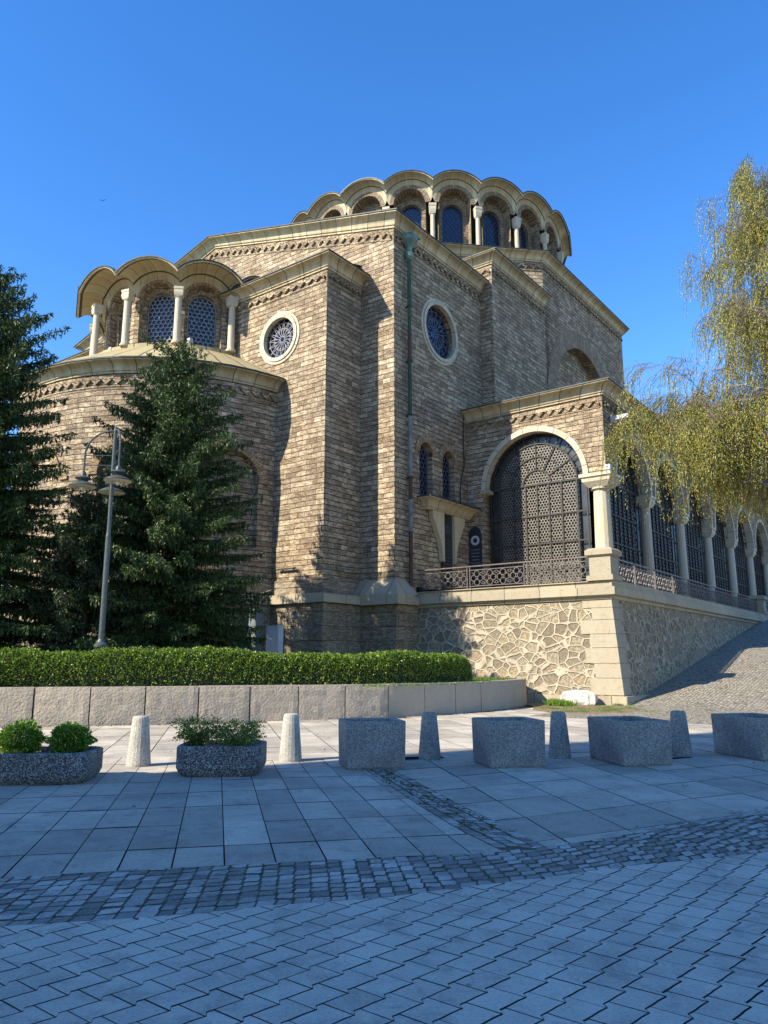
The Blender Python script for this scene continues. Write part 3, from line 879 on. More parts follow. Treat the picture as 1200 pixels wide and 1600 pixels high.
# ---- blocks either side of the apse
def side_block(x0, x1, rose_x, first):
    D = -2.55
    mb = MB()
    ops = [round_op(rose_x, 1.06, 16.95, .3)]
    wallgrid(mb, FR(D), x0, x1, ZB, 13.0, [], 3.0)
    wallgrid(mb, FR(D), x0, x1, 13.0, 19.78, ops, 3.0)
    wallgrid(mb, SD(x1), D, 0, ZB, 19.78, [])
    wallgrid(mb, LF(x0), 0, -D, ZB, 19.78, [])
    mb.build('side_block', M['stone'], church)
    path = [(x0, -.05, 19.78), (x0, D, 19.78), (x1, D, 19.78), (x1, -.05, 19.78)]
    cornice(path)
    mb = MB(); zigzag(mb, FR(D), x0 + .1, x1 - .1, 19.2, .22); zigzag(mb, SD(x1), D + .15, -.1, 19.2, .22)
    mb.build('frieze', M['stone'], church)
    mb = MB(); mb.face([(x0, D, 20.2), (x1, D, 20.2), (x1, .0, 20.9), (x0, .0, 20.9)]); mb.build('roof', M['roof'], church)
    round_window(FR(D), rose_x, 16.95, 1.06, .3, 'grille_mid')
def spokes(mb, f, c, z, r, d, m=0):
    for k in range(16):
        a = R(k * 22.5 + 6)
        ubar(mb, f, (c + .12 * r * math.cos(a), z + .12 * r * math.sin(a)), (c + r * .62 * math.cos(a + .1), z + r * .62 * math.sin(a + .1)), .035, d)
        for s in (-.19, .19):
            ubar(mb, f, (c + r * .42 * math.cos(a), z + r * .42 * math.sin(a)), (c + r * .98 * math.cos(a + s), z + r * .98 * math.sin(a + s)), .03, d)
    for rr in (.14, .55, .82): ring(mb, f, c, z, r * rr - .016, r * rr + .016, 0, 360, -d + .004, d + .03, 28)
def round_window(f, c, z, r, depth, gm):
    mb = MB()
    for k in range(32):
        a, b_ = R(k * 11.25), R((k + 1) * 11.25)
        mb.face([f(c, z, depth), f(c + r * math.cos(a), z + r * math.sin(a), depth), f(c + r * math.cos(b_), z + r * math.sin(b_), depth)])
    w_ = mb.build('round_window', M['glass'], church)
    mb = MB()
    ring(mb, f, c, z, r - .06, r + .13, 0, 360, .10, .12, 40); ring(mb, f, c, z, r + .13, r + .28, 0, 360, .05, .1, 40)
    mb.build('stone_ring', M['white_ring'], w_)
    mb = MB(); spokes(mb, f, c, z, r - .05, depth - .12)
    mb.build('grille', M[gm], w_)
M['white_ring'] = mat_plainstone('window_ring_stone', (.50, .45, .34), jl=40, jr=.85, sa=.5, stain=(.45, .34, .16))
side_block(-8.3, -2.0, -5.0, True)
side_block(-24.2, -17.9, -21.2, False)
round_window(SD(0), 4.0, 18.25, 1.46, .38, 'grille_dark')

def arched_window(f, c, hw, sill, spring, depth, grille, gm, cell=.2, glass='glass', th=.025, frame=True):
    op = arch_op(c, hw, sill, spring, .1)
    mb = MB()
    cutpoly(f, lambda u: (sill, op['hi'](u)), depth, c, hw, sill, spring, mb)
    w_ = mb.build('window', M[glass], church)
    mb = MB()
    if grille == 'hex': hexgrille(mb, f, op, depth - .08, cell, th, sill + .05, spring + hw)
    elif grille == 'diamond': diamonds(mb, f, op, depth - .05, cell, th, sill, spring + hw)
    if frame:
        ring(mb, f, c, spring, hw - .05, hw - .005, 0, 180, -(depth - .1), depth, 16)
        for s in (-1, 1):
            ubar(mb, f, (c + s * (hw - .03), sill), (c + s * (hw - .03), spring), .05, depth - .1)
        ubar(mb, f, (c - hw, sill + .03), (c + hw, sill + .03), .06, depth - .1)
        if grille == 'diamond': pass
    mb.build('grille', M[gm], w_)
    return w_
for c in (2.58, 4.62):
    w_ = arched_window(SD(0), c, .56, 9.35, 11.45, .40, 'hex', 'grille_dark', .26)
    mb = MB(); ring(mb, SD(0), c, 11.45, .57, .93, 0, 180, .05, .05, 20); mb.build('brick_arch', M['voussoir_tan'], w_)

# ---- stair block and the tall octagon under the dome
XB = .78
mb = MB()
wallgrid(mb, SD(XB), 8.3, 16.5, ZB, 23.88, [])
wallgrid(mb, FR(8.3), -3.2, XB, 20.0, 23.88, [])
wallgrid(mb, LF(-3.2), -16.5, -8.3, 20, 23.88, [])
mb.box(XB - .5, 8.3, ZB, XB - .02, 8.32, 20.0)
wallgrid(mb, FR(8.302), -.02, XB, ZB, 20.0, [])
mb.build('stair_block', M['stone'], church)
cornice([(-3.2, 16, 23.88), (-3.2, 8.3, 23.88), (XB, 8.3, 23.88), (XB, 15.1, 23.88)])
mb = MB(); zigzag(mb, SD(XB), 8.45, 15.0, 23.28, .24); zigzag(mb, FR(8.3), -3.0, XB - .12, 23.28, .24); mb.build('frieze', M['stone'], church)
mb = MB(); mb.face([(-3.2, 8.3, 24.3), (XB, 8.3, 24.3), (XB, 15.1, 24.3), (-3.2, 15.1, 24.8)]); mb.build('roof', M['roof'], church)
XL = -26.98; YC = 22.3; HC = 7.15; CH = 6.8
OCT = [(XB - CH, YC - HC - CH), (XB, YC - HC), (XB, YC + HC), (XB - CH, YC + HC + CH), (XL + CH, YC + HC + CH), (XL, YC + HC), (XL, YC - HC), (XL + CH, YC - HC - CH)]
mb = MB()
blind = arch_op(21.2, 4.75, 14.0, 18.0, .7, 28)
wallgrid(mb, SD(XB), YC - HC, YC + HC, ZB, 27.0, [blind], 4.0)
for i in range(8):
    a, b_ = OCT[i], OCT[(i + 1) % 8]
    if i == 1: continue
    Lw = math.hypot(b_[0] - a[0], b_[1] - a[1])
    mb.face([(a[0], a[1], ZB), (b_[0], b_[1], ZB), (b_[0], b_[1], 27.0), (a[0], a[1], 27.0)], [(0, ZB), (Lw, ZB), (Lw, 27), (0, 27)])
mb.build('octagon_wall', M['stone'], church)
mb = MB()
cutpoly(SD(XB), lambda u: (14.0, blind['hi'](u)), .7, 21.2, 4.75, 14, 18, mb)
for f_, uvl in zip(range(len(mb.f)), mb.uv):
    mb.uv[f_] = [(mb.v[i][1], mb.v[i][2]) for i in mb.f[f_]]
ba = mb.build('blind_arch', M['stone'], church)
mb = MB(); ring(mb, SD(XB), 21.2, 18.0, 4.76, 6.0, -5, 185, .03, .05, 60); mb.build('brick_arch', M['voussoir'], ba)
cornice([(p[0], p[1], 27.0) for p in OCT], closed=True)
mb = MB()
zigzag(mb, SD(XB), YC - HC + .1, YC + HC - .1, 26.4, .24)
a = OCT[0]; dd = Vector((OCT[1][0] - a[0], OCT[1][1] - a[1])).normalized(); nn = Vector((dd.y, -dd.x))
fc = lambda u, z, d: (a[0] + dd.x * u - nn.x * d, a[1] + dd.y * u - nn.y * d, z)
zigzag(mb, fc, .1, CH * 1.414 - .1, 26.4, .24)
mb.build('frieze', M['stone'], church)
mb = MB(); mb.face([(p[0], p[1], 27.42) for p in OCT]); mb.build('roof', M['roof'], church)

# ---- scalloped drums
def scallop(name, cx, cy, n, phi0, Rc, zb, zc, rin, rout, Rf, Rw, Ro, op_hw, sill, win_hw, win_spring, bays, wm, vm, zo=None, roof_in=None, rin2=None):
    zo = zc if zo is None else zo
    hwR = lambda r: r * math.tan(math.pi / n)
    shell = MB(); brk = MB(); cor = MB(); rf = MB()
    for k in bays:
        ph = R(phi0 + (k + .5) * 360 / n)
        # local frame of a bay: u sideways, d inward from radius Rf
        rx, ry = math.sin(ph), -math.cos(ph); tx, ty = math.cos(ph), math.sin(ph)
        def f(u, z, d, r0=Rf): return (cx + rx * (r0 - d) + tx * u, cy + ry * (r0 - d) + ty * u, z)
        hw = hwR(Rf)
        # front skin with the wide arched opening
        topf = lambda u: zc + math.sqrt(max(.05, rin * rin - u * u)) if abs(u) < rin else zc + .2
        op = arch_op(0, op_hw, sill, zc, Rf - Rw, 14)
        wallgrid(shell, f, -hw, hw, zb, zc + rin + .05, [op], 50, uoff=k * 2 * hw)
        ring(brk, f, 0, zc, op_hw + .01, rin - .01, 0, 180, .05, .06, 18)
        # inner wall with the window
        fi = lambda u, z, d, f=f: f(u, z, d + (Rf - Rw))
        wop = arch_op(0, win_hw, sill + .05, win_spring, .3, 12)
        wallgrid(shell, fi, -op_hw - .02, op_hw + .02, sill, zc + op_hw + .02, [wop], 50, uoff=k * 2 * hw)
        if ring and rin2: ring(brk, fi, 0, win_spring, win_hw + .01, win_hw + rin2, 0, 180, .03, .03, 14)
        # flaring stone cove above
        st = [(Rf + .02, rin)]
        m_ = 6
        for j in range(1, m_ + 1):
            a = R(90 * j / m_)
            st.append((Rf + .02 + (Ro - Rf) * (1 - math.cos(a)) * .96, rin + (rout - rin - .04) * math.sin(a)))
        st.append((Ro, rout - .02)); st.append((Ro, rout + .03))
        ns = len(st) - 1
        st += [(Ro + .05, rout + .03), (Ro + .05, rout + .09), (Ro - .05, rout + .12)]
        st += [(Ro * .72, rout * 1.10), (roof_in[0], rout * 1.12), (roof_in[0] * .5, rout * 1.0)]
        NA = 20; rows = []
        for j_, (r_, rho) in enumerate(st):
            h = hwR(r_); th0 = math.acos(min(1, h / rho)) if rho > h else 0.0
            row = []
            for i in range(NA + 1):
                t = th0 + (math.pi - 2 * th0) * i / NA
                kz = min(1.0, max(0.0, (r_ - Rf) / (Ro - Rf))) if j_ < ns else 1.0
                zz = zc + (zo - zc) * kz + rho * math.sin(t)
                row.append(f(-rho * math.cos(t) if rho <= h + 9 else 0, zz, Rf - r_))
            rows.append((row, th0, rho))
        for j in range(len(rows) - 1):
            tgt = cor
            mi = 0 if j < ns else 1
            for i in range(NA):
                A, B = rows[j][0], rows[j + 1][0]
                s = (i / NA) * math.pi * rout; s2 = ((i + 1) / NA) * math.pi * rout
                cor.face([A[i + 1], A[i], B[i], B[i + 1]], [(s2, j * .1), (s, j * .1), (s, j * .1 + .1), (s2, j * .1 + .1)], mi if j < ns + 3 else 2)
    shell.build(name + '_wall', M[wm], church)
    brk.build('brick_arch', M[vm], church)
    cor.build('scalloped_cornice', [M['cornice_arch'], M['metal_edge'], M['copper']], church)
M['cornice_arch'] = mat_plainstone('scalloped_cornice_stone', (.52, .45, .30), jl=1.0, jr=.36, sa=.6, stain=(.38, .27, .12), jw=.02)
def column(cx, cy, z0, z1, r, cap_h, cap_w, name='column', mat='white_stone', n=12, rot=0.0, capmat=None, base=True, taper=.9):
    mb = MB()
    pr = []
    if base: pr += [(r * 1.45, 0), (r * 1.45, r * .4), (r * 1.2, r * .5), (r * 1.2, r * .8)]
    pr += [(r, r * 1.0), (r * (1 + taper) / 2, (z1 - z0 - cap_h) * .6), (r * taper, z1 - z0 - cap_h - r * .2), (r * 1.15, z1 - z0 - cap_h - r * .15), (r * 1.15, z1 - z0 - cap_h)]
    mb.lathe((cx, cy, z0), pr, 14)
    c = mb.build(name, M[mat], church)
    mb = MB()
    zc = z1 - cap_h; s = r * 1.0; k = cap_w / 2
    T_ = Matrix.Translation((cx, cy, 0)) @ Matrix.Rotation(rot, 4, 'Z')
    lv = [(s, zc), (s * 1.15, zc + cap_h * .12), ((s + k) * .55, zc + cap_h * .42), (k * .9, zc + cap_h * .72), (k, zc + cap_h * .76), (k, z1)]
    for i in range(len(lv) - 1):
        (a, za), (b_, zb_) = lv[i], lv[i + 1]
        for q in range(4):
            c0 = [(-1, -1), (1, -1), (1, 1), (-1, 1)][q]; c1 = [(-1, -1), (1, -1), (1, 1), (-1, 1)][(q + 1) % 4]
            mb.face([T_ @ Vector((c0[0] * a, c0[1] * a, za)), T_ @ Vector((c1[0] * a, c1[1] * a, za)), T_ @ Vector((c1[0] * b_, c1[1] * b_, zb_)), T_ @ Vector((c0[0] * b_, c0[1] * b_, zb_))])
    mb.face([T_ @ Vector((x * k, y * k, z1)) for x, y in ((-1, -1), (1, -1), (1, 1), (-1, 1))])
    mb.build('capital', M[capmat or mat], c)
    return c

# dome drum
DN, DCX, DCY, DPH = 22, -13.1, 22.4, 36.5
scallop('dome_drum', DCX, DCY, DN, DPH, 11.29, 27.3, 33.05, 1.44, 2.30, 11.15, 10.35, 11.95, 1.12, 29.2, .76, 32.7, range(DN), 'dome_brick', 'voussoir', zo=32.72, roof_in=(8.6,), rin2=.34)
for k in range(DN):
    a = DPH + k * 360 / DN; ph = R(a)
    if math.cos(ph - R(33.5)) < -.12: continue
    column(DCX + 11.3 * math.sin(ph), DCY - 11.3 * math.cos(ph), 28.2, 32.8, .17, .75, .52, rot=ph)
    pa = R(a + 180 / DN)
    if math.cos(pa - R(33.5)) < -.05: continue
    rx, ry = math.sin(pa), -math.cos(pa); tx, ty = math.cos(pa), math.sin(pa)
    f = lambda u, z, d: (DCX + rx * (10.35 - d) + tx * u, DCY + ry * (10.35 - d) + ty * u, z)
    arched_window(f, 0, .76, 29.25, 32.7, .28, 'diamond', 'grille_dark', .42, th=.018)
mb = MB()
mb.lathe((DCX, DCY, 0), [(9.2, 34.2), (8.4, 34.7), (6.8, 35.15), (4.5, 35.5), (2, 35.7), (.01, 35.75)], 44)
mb.build('dome', M['copper'], church)
mb = MB()
mb.lathe((DCX, DCY, 0), [(.35, 35.6), (.3, 36.4), (.16, 36.8), (.32, 37.1), (.3, 37.35), (.08, 37.5), (.07, 38.2)], 12)
mb.box(DCX - .07, DCY - .07, 38.1, DCX + .07, DCY + .07, 40.2); mb.box(DCX - .7, DCY - .07, 39.2, DCX + .7, DCY + .07, 39.36); mb.box(DCX - .35, DCY - .07, 39.65, DCX + .35, DCY + .07, 39.78)
mb.build('cross', M['copper_light'], church)

# upper apse with free-standing columns
AX, AY, AR = -13.1, -1.55, 5.15
scallop('apse_drum', AX, AY, 12, 75 - 30, 5.05, 16.2, 19.55, 1.10, 1.98, 4.45, 4.05, 5.95, .93, 17.0, .72, 19.42, range(12), 'stone', 'voussoir_tan', zo=19.08, roof_in=(3.2,), rin2=.18)
for a in (75, 45, 15, -15, -45, -75):
    ph = R(a)
    column(AX + 5.15 * math.sin(ph), AY - 5.15 * math.cos(ph), 16.9, 19.85, .18, .5, .47, rot=ph)
for a in (60, 30, 0, -30, -60):
    ph = R(a); rx, ry = math.sin(ph), -math.cos(ph); tx, ty = math.cos(ph), math.sin(ph)
    f = lambda u, z, d: (AX + rx * (4.05 - d) + tx * u, AY + ry * (4.05 - d) + ty * u, z)
    arched_window(f, 0, .72, 17.05, 19.42, .24, 'hex', 'grille_light', .25, th=.028)
mb = MB(); mb.lathe((AX, AY, 0), [(3.6, 20.6), (2.6, 20.95), (1.2, 21.2), (.05, 21.3)], 32); mb.build('apse_roof', M['copper'], church)

# lower apse: wide rounded wall with blind arches
BR, BY = 8.05, -1.7
def cyl(cx, cy, r): return lambda u, z, d: (cx + (r - d) * math.sin(u / r), cy - (r - d) * math.cos(u / r), z)
fb = cyl(AX, BY, BR)
q = math.pi / 2 * BR
mb = MB()
ops = [arch_op(BR * R(a), 1.35, 6.6, 9.6, .28, 12) for a in (-72, -36, 0, 36, 68)]
wallgrid(mb, fb, -q, q, ZB, 14.35, ops, .8)
fi = cyl(AX, BY, BR - .28)
wallgrid(mb, lambda u, z, d: cyl(AX, BY, BR)(u, z, .28), -q, q, 6.0, 11.4, [], .8)
mb.build('apse_wall', M['stone'], church)
for a in (-72, -36, 0, 36, 68):
    mb = MB(); ring(mb, fb, BR * R(a), 9.6, 1.36, 1.75, 0, 180, .07, .05, 16)
    c0 = BR * R(a)
    for s in (-1, 1):
        u0 = c0 + s * 1.75
        ubar(mb, fb, (u0 - .45 if s < 0 else u0 + .0, 9.55), (u0 if s < 0 else u0 + .45, 9.55), .16, -.07, .1)
    mb.build('blind_arch', M['voussoir_tan'], church)
def arcpath(cx, cy, r, z, a0, a1, n): return [(cx + r * math.sin(R(a0 + (a1 - a0) * i / n)), cy - r * math.cos(R(a0 + (a1 - a0) * i / n)), z) for i in range(n + 1)]
cornice(arcpath(AX, BY, BR, 14.35, -90, 90, 22))
mb = MB(); zigzag(mb, fb, -q, q, 13.75, .24); mb.build('frieze', M['stone'], church)
mb = MB()
sweep(mb, arcpath(AX, BY, 5.0, 16.75, -90, 90, 22), [(3.5, -1.92), (2.2, -1.15), (.6, -.25), (.1, .0), (.1, .18), (-.6, .18)])
mb.build('apse_skirt_roof', M['apse_stone_roof'], church)

# ---- podium: smooth blocks under a projecting ledge, running round the whole foot
foot = [(-26.2, 6, 0), (-26.2, 0, 0), (-24.2, 0, 0), (-24.2, -2.55, 0)]
foot += [(p[0], p[1], 0) for p in arcpath(AX, BY, BR, 0, -84, 84, 20)]
foot += [(-2.0, -2.55, 0), (-2.0, 0, 0), (0, 0, 0), (0, 1.5, 0)]
mb = MB()
prof = [(.30, .6), (.30, 4.02), (.52, 4.06), (.52, 4.40), (.30, 4.48), (.12, 4.50), (.12, 5.12), (0, 5.18)]
sweep(mb, foot, prof, 0, mats=[0, 0, 1, 1, 0, 0, 0])
mb.build('podium', [M['ashlar'], M['ledge']], church)
# flared foot of the corner pier
mb = MB()
for (za, oa, zb_, ob) in ((4.03, .62, 4.48, .60), (4.48, .60, 5.18, .07)):
    A = [(-2.0, -oa, za), (oa, -oa, za), (oa, 1.0, za), (-2.0, 1.0, za)]; B = [(-2.0, -ob, zb_), (ob, -ob, zb_), (ob, .7, zb_), (-2.0, .7, zb_)]
    for k in range(4): mb.face([A[k], A[(k + 1) % 4], B[(k + 1) % 4], B[k]])
mb.face([(-2.0, -.62, 4.03), (-2.0, 1.0, 4.03), (.62, 1.0, 4.03), (.62, -.62, 4.03)])
mb.build('pier_foot', M['ledge'], church)
for a in (-62, -40, -20, 0, 20, 40):
    f = lambda u, z, d, ff=cyl(AX, BY, BR + .3): ff(u, z, d)
    mb = MB(); op = arch_op((BR + .3) * R(a), .42, 1.15, 2.0, .1)
    cutpoly(f, lambda u: (1.15, op['hi'](u)), -.012, (BR + .3) * R(a), .42, 1.15, 2.0, mb)
    b_ = mb.build('basement_window', M['glass'], church)
    mb = MB(); ring(mb, f, (BR + .3) * R(a), 2.0, .42, .62, 0, 180, .05, .02, 12)
    for k in range(5):
        u = (BR + .3) * R(a) - .32 + .16 * k
        ubar(mb, f, (u, 1.15), (u, op['hi'](u)), .03, -.06, .03)
    mb.build('bars', M['iron'], b_)

# ---- arcaded gallery on the terrace
TZ = 4.62; GZ = 14.15; GY = 6.46; GXR = 7.43; SPR = 10.2
mb = MB()
aop = arch_op(3.72, 2.62, SPR, SPR, .75, 28)
wallgrid(mb, FR(GY), 0.0, GXR, SPR, GZ, [aop], 4.0)
wallgrid(mb, FR(GY), 0.0, .9, TZ, SPR, [])
mb.face([(.9, GY, TZ), (.9, GY + .7, TZ), (.9, GY + .7, SPR), (.9, GY, SPR)])
mb.face([(6.35, GY, SPR), (GXR, GY, SPR), (GXR, GY + .9, SPR), (6.35, GY + .9, SPR)])
CY = [6.95, 13.0, 19.2, 25.3, 31.4, 37.5, 43.6]
sops = [arch_op((CY[i] + CY[i + 1]) / 2 + (.25 if i == 0 else 0), 2.55 if i else 2.45, SPR, SPR, .75, 24) for i in range(6)]
wallgrid(mb, SD(GXR), GY, 44.0, SPR, GZ, sops, 6.0)
mb.face([(GXR - .02, 44.0, TZ), (0, 44.0, TZ), (0, 44, GZ), (GXR - .02, 44, GZ)])
wallgrid(mb, SD(.15), 8.5, 44, TZ, GZ, [], 6.0)
mb.build('gallery_wall', M['stone'], church)
cornice([(.0, GY, GZ), (GXR, GY, GZ), (GXR, 44, GZ)])
mb = MB(); zigzag(mb, FR(GY), .15, GXR - .12, 13.55, .24); zigzag(mb, SD(GXR), GY + .1, 44, 13.55, .24); mb.build('frieze', M['stone'], church)
mb = MB(); mb.face([(0, GY, 14.6), (GXR, GY, 14.6), (GXR, 44, 14.6), (0, 44, 15.1)]); mb.face([(0, GY, 14.2), (0, 44, 14.2), (GXR, 44, 14.2), (GXR, GY, 14.2)]); mb.build('roof', M['roof'], church)
mb = MB(); ring(mb, FR(GY), 3.72, SPR, 2.60, 2.88, 0, 180, .07, .3, 36); mb.build('arch_moulding', M['white_ring'], church)
mb = MB(); mb.box(.78, GY - .1, SPR - .2, 1.25, GY + .5, SPR); mb.build('impost', M['ledge'], church)
for o in sops:
    mb = MB(); ring(mb, SD(GXR), o['c'], SPR, o['w'] - .02, o['w'] + .24, 0, 180, .07, .4, 24); mb.build('arch_moulding', M['white_ring'], church)
for i, y in enumerate(CY):
    if i == 0: c = column(GXR - .45, y - .02, TZ, SPR, .43, .62, 1.55, capmat='capital', taper=.86)
    else: c = column(GXR - .42, y, TZ, SPR, .30, .58, .98, capmat='capital', taper=.86)
# pavilion closing the gallery at its far end
mb = MB(); wallgrid(mb, SD(GXR + .6), 44, 50, TZ - 1, 15.0, [arch_op(47, 2.0, TZ, SPR, .5, 16)]); wallgrid(mb, FR(44), 0, GXR + .6, TZ, 15.0, []); mb.build('end_pavilion', M['stone'], church)
cornice([(0, 44, 15.0), (GXR + .6, 44, 15.0), (GXR + .6, 50, 15.0)])
mb = MB(); mb.lathe((GXR - 2.4, 47, 15.3), [(3.2, 0), (3.0, .7), (2.2, 1.5), (1.0, 2.0), (.05, 2.15)], 20); mb.build('small_dome', M['roof'], church)
# gates of iron lattice
def gate(f, op, sill, spring, d, share=None, lm='lattice', cell=.155, side=False):
    c, hw = op['c'], op['w'] - .02
    if share is not None:
        return None
    mb = MB(); o2 = arch_op(c, hw, sill, spring, .1)
    cutpoly(f, lambda u: (sill, o2['hi'](u)), d + .22, c, hw, sill, spring, mb)
    if side:
        for s in (-1, 1):
            u0_, u1_ = sorted((c + s * hw, c + s * (hw + .62)))
            mb.face([f(u0_, sill, d + .22), f(u1_, sill, d + .22), f(u1_, spring + .3, d + .22), f(u0_, spring + .3, d + .22)])
    g_ = mb.build('iron_gate', M['pane_grey'], church)
    mb = MB()
    ri = hw - .52
    o3 = dict(c=c, w=ri, lo=lambda u: sill, hi=lambda u: spring + math.sqrt(max(0, ri * ri - (u - c) ** 2)), d=.1)
    hexgrille(mb, f, o3, d + .04, cell, .028 if not side else .045, sill + .1, spring + ri, sides=8, rot=22.5, dep=.05)
    mb.build('lattice', M[lm], g_)
    mb = MB()
    for rr in (hw - .03, ri + .02, ri * .68, ri * .36): ring(mb, f, c, spring, rr - .03, rr + .03, 0, 180, -d + .02, d + .06, 28)
    for k in range(13):
        a = R(k * 15); r0 = ri if k % 2 else ri * .36
        ubar(mb, f, (c + r0 * math.cos(a), spring + r0 * math.sin(a)), (c + hw * math.cos(a), spring + hw * math.sin(a)), .05, d - .02, .06)
    for s in (-1, -.62, -.3, .0, .3, .62, 1):
        ubar(mb, f, (c + s * ri, sill), (c + s * ri, spring), .07 if abs(s) < .9 else .09, d - .02, .06)
    for s in (-1, 1): ubar(mb, f, (c + s * (hw - .03), sill), (c + s * (hw - .03), spring), .06, d - .02, .06)
    for z in (sill + .1, sill + 1.35, sill + 2.6, sill + 4.0, spring): ubar(mb, f, (c - hw, z), (c + hw, z), .07, d - .03, .06)
    mb.build('frame', M['iron'], g_)
    return g_
gate(FR(GY), aop, TZ, SPR, .42)
for o in sops: gate(SD(GXR), o, TZ, SPR, .62, lm='lattice_shaded', cell=.22, side=True)
# downpipe with its hopper
mb = MB()
mb.lathe((.22, .95, 18.4), [(.10, 0), (.10, 2.6)], 10, 1); mb.lathe((.22, .95, 12.9), [(.095, 0), (.095, 5.5)], 10, 1)
mb.lathe((.22, .95, 15.6), [(.105, 0), (.105, 1.5)], 10, 2); mb.lathe((.22, .95, 9.9), [(.105, 0), (.105, 3.0)], 10, 3); mb.lathe((.22, .95, 4.9), [(.098, 0), (.098, 5.0)], 10, 2)
mb.lathe((.22, .95, 7.4), [(.107, 0), (.107, 1.5)], 10, 3)
for z in (6.3, 9.9, 12.9, 15.6, 18.4): mb.lathe((.22, .95, z), [(.13, 0), (.13, .1)], 10, 0); mb.box(0, .9, z, .22, 1.0, z + .05, 0)
dp = mb.build('downpipe', [M['iron'], M['pipe_green'], M['rust'], M['pipe_white']], church)
mb = MB()
mb.lathe((.22, .95, 20.9), [(.12, 0), (.22, .12), (.24, .3), (.15, .42), (.15, .6), (.45, .95), (.47, 1.2), (.42, 1.22)], 8, flat=0)
mb.box(.0, .55, 22.05, .6, 1.4, 22.12)
mb.build('hopper', M['copper'], dp)
# memorial tablet under a coved stone hood
mb = MB()
hp, hm = cprof(.5, .3)
sweep(mb, [(-.02, 2.3, 8.85), (.25, 2.3, 8.85), (.25, 6.05, 8.85), (-.02, 6.05, 8.85)], hp, 0, False, hm)
mb.face([(0, 2.3, 8.7), (.25, 2.3, 8.7), (.25, 6.05, 8.7), (0, 6.05, 8.7)])
cn = mb.build('hood', CS, church)
for s, y0 in ((-1, 3.75), (1, 4.7)):
    mb = MB()
    prof = [(0, 8.75)] + [(s * (.12 + .85 * (1 - math.sin(R(t)))), 8.35 - 2.0 * (t / 90)) for t in range(0, 91, 15)] + [(0, 6.3)]
    prof.insert(1, (s * 1.0, 8.75))
    A = [(.26, y0 + p[0], p[1]) for p in prof]; B = [(0.0, y0 + p[0], p[1]) for p in prof]
    if s < 0: A = A[::-1]; B = B[::-1]
    mb.face(A)
    for k in range(len(A)): mb.face([A[k], B[k], B[(k + 1) % len(A)], A[(k + 1) % len(A)]])
    mb.build('bracket', M['cornice_plain'], cn)
mb = MB(); mb.box(0, 3.78, 4.7, .12, 4.67, 8.7); tb = mb.build('tablet', M['plaque_black'], church)
mb = MB()
for k in range(13):
    wv = random.uniform(.28, .36); mb.box(.12, 4.225 - wv, 7.4 - k * .17, .128, 4.225 + wv, 7.43 - k * .17)
mb.build('inscription', M['grille_dark'], tb)
mb = MB(); ring(mb, SD(.12), 4.225, 7.95, .12, .2, 0, 360, .01, 0, 16); mb.build('emblem', M['grille_dark'], tb)
# blue board beside the gate
mb = MB(); hw = .36; cx_ = .42; f = FR(GY - .05)
op = arch_op(cx_, hw, 5.4, 7.95, .1, r=.42)
cutpoly(f, lambda u: (5.4, op['hi'](u)), 0, cx_, hw, 5.4, 7.95, mb)
mb.box(cx_ - hw, GY - .049, 5.4, cx_ + hw, GY - .01, 7.95)
pb = mb.build('arched_board', M['plaque_blue'])
pb.location = K; pb.rotation_euler = (0, 0, CRZ)
tag(pb, 'dark blue arched notice board with a white round emblem, left of the big gate', 'notice board')
mb = MB(); ring(mb, FR(GY - .055), cx_, 7.65, .13, .25, 0, 360, .008, 0, 24); mb.build('emblem', M['white_paint'], pb)
mb = MB()
for k in range(9):
    wv = random.uniform(.18, .28); mb.box(cx_ - wv, GY - .062, 7.15 - k * .17, cx_ + wv, GY - .052, 7.18 - k * .17)
mb.build('lettering', M['grille_light'], pb)
# black cable running down beside the windows
mb = MB()
mb.tube([(.04, 6.1, 14.2), (.05, 6.05, 12.5), (.05, 6.1, 11.6), (.08, 5.75, 10.9), (.06, 5.6, 10.0), (.06, 5.7, 9.1)], .03, 6)
mb.build('cable', M['iron'], church)

# ------------------------------------------------------------------ terrace
terrace = thing('terrace', 'high stone terrace of rubble masonry with pale pointing carrying the gallery', 'terrace', tuple(K), CRZ)
TX, TY = 9.2, 1.42                    # top of the battered wall; foot at (9.68, .92)
def bat(u, z, d, side):               # battered faces: inwards with height
    k = (4.0 - z) / 4.0 * .5
    return (u, TY - k + d, z) if side == 0 else (TX + k - d, u, z)
mb = MB()
f0 = lambda u, z, d: bat(u, z, d, 0); f1 = lambda u, z, d: bat(u, z, d, 1)
def cornerx(z): return TX + (4.0 - z) / 4.0 * .5
def cornery(z): return TY - (4.0 - z) / 4.0 * .5
for i in range(12):
    a = -.5 + (TX + .5) * i / 12; b_ = -.5 + (TX + .5) * (i + 1) / 12
    P = []
    for (u, z) in ((a, .3), (b_, .3), (b_, 4.0), (a, 4.0)):
        uu = cornerx(z) if abs(u - TX) < 1e-6 else u
        P.append((uu, cornery(z), z))
    mb.face(P, [(p[0], p[2]) for p in P])
for i in range(30):
    a = TY + (46 - TY) * i / 30; b_ = TY + (46 - TY) * (i + 1) / 30
    P = []
    for (u, z) in ((a, .0), (b_, .0), (b_, 4.0), (a, 4.0)):
        uu = cornery(z) if i == 0 and u == a else u
        P.append((cornerx(z), uu, z))
    mb.face(P, [(p[1] + 20, p[2]) for p in P])
mb.build('wall', M['rubble'], terrace)
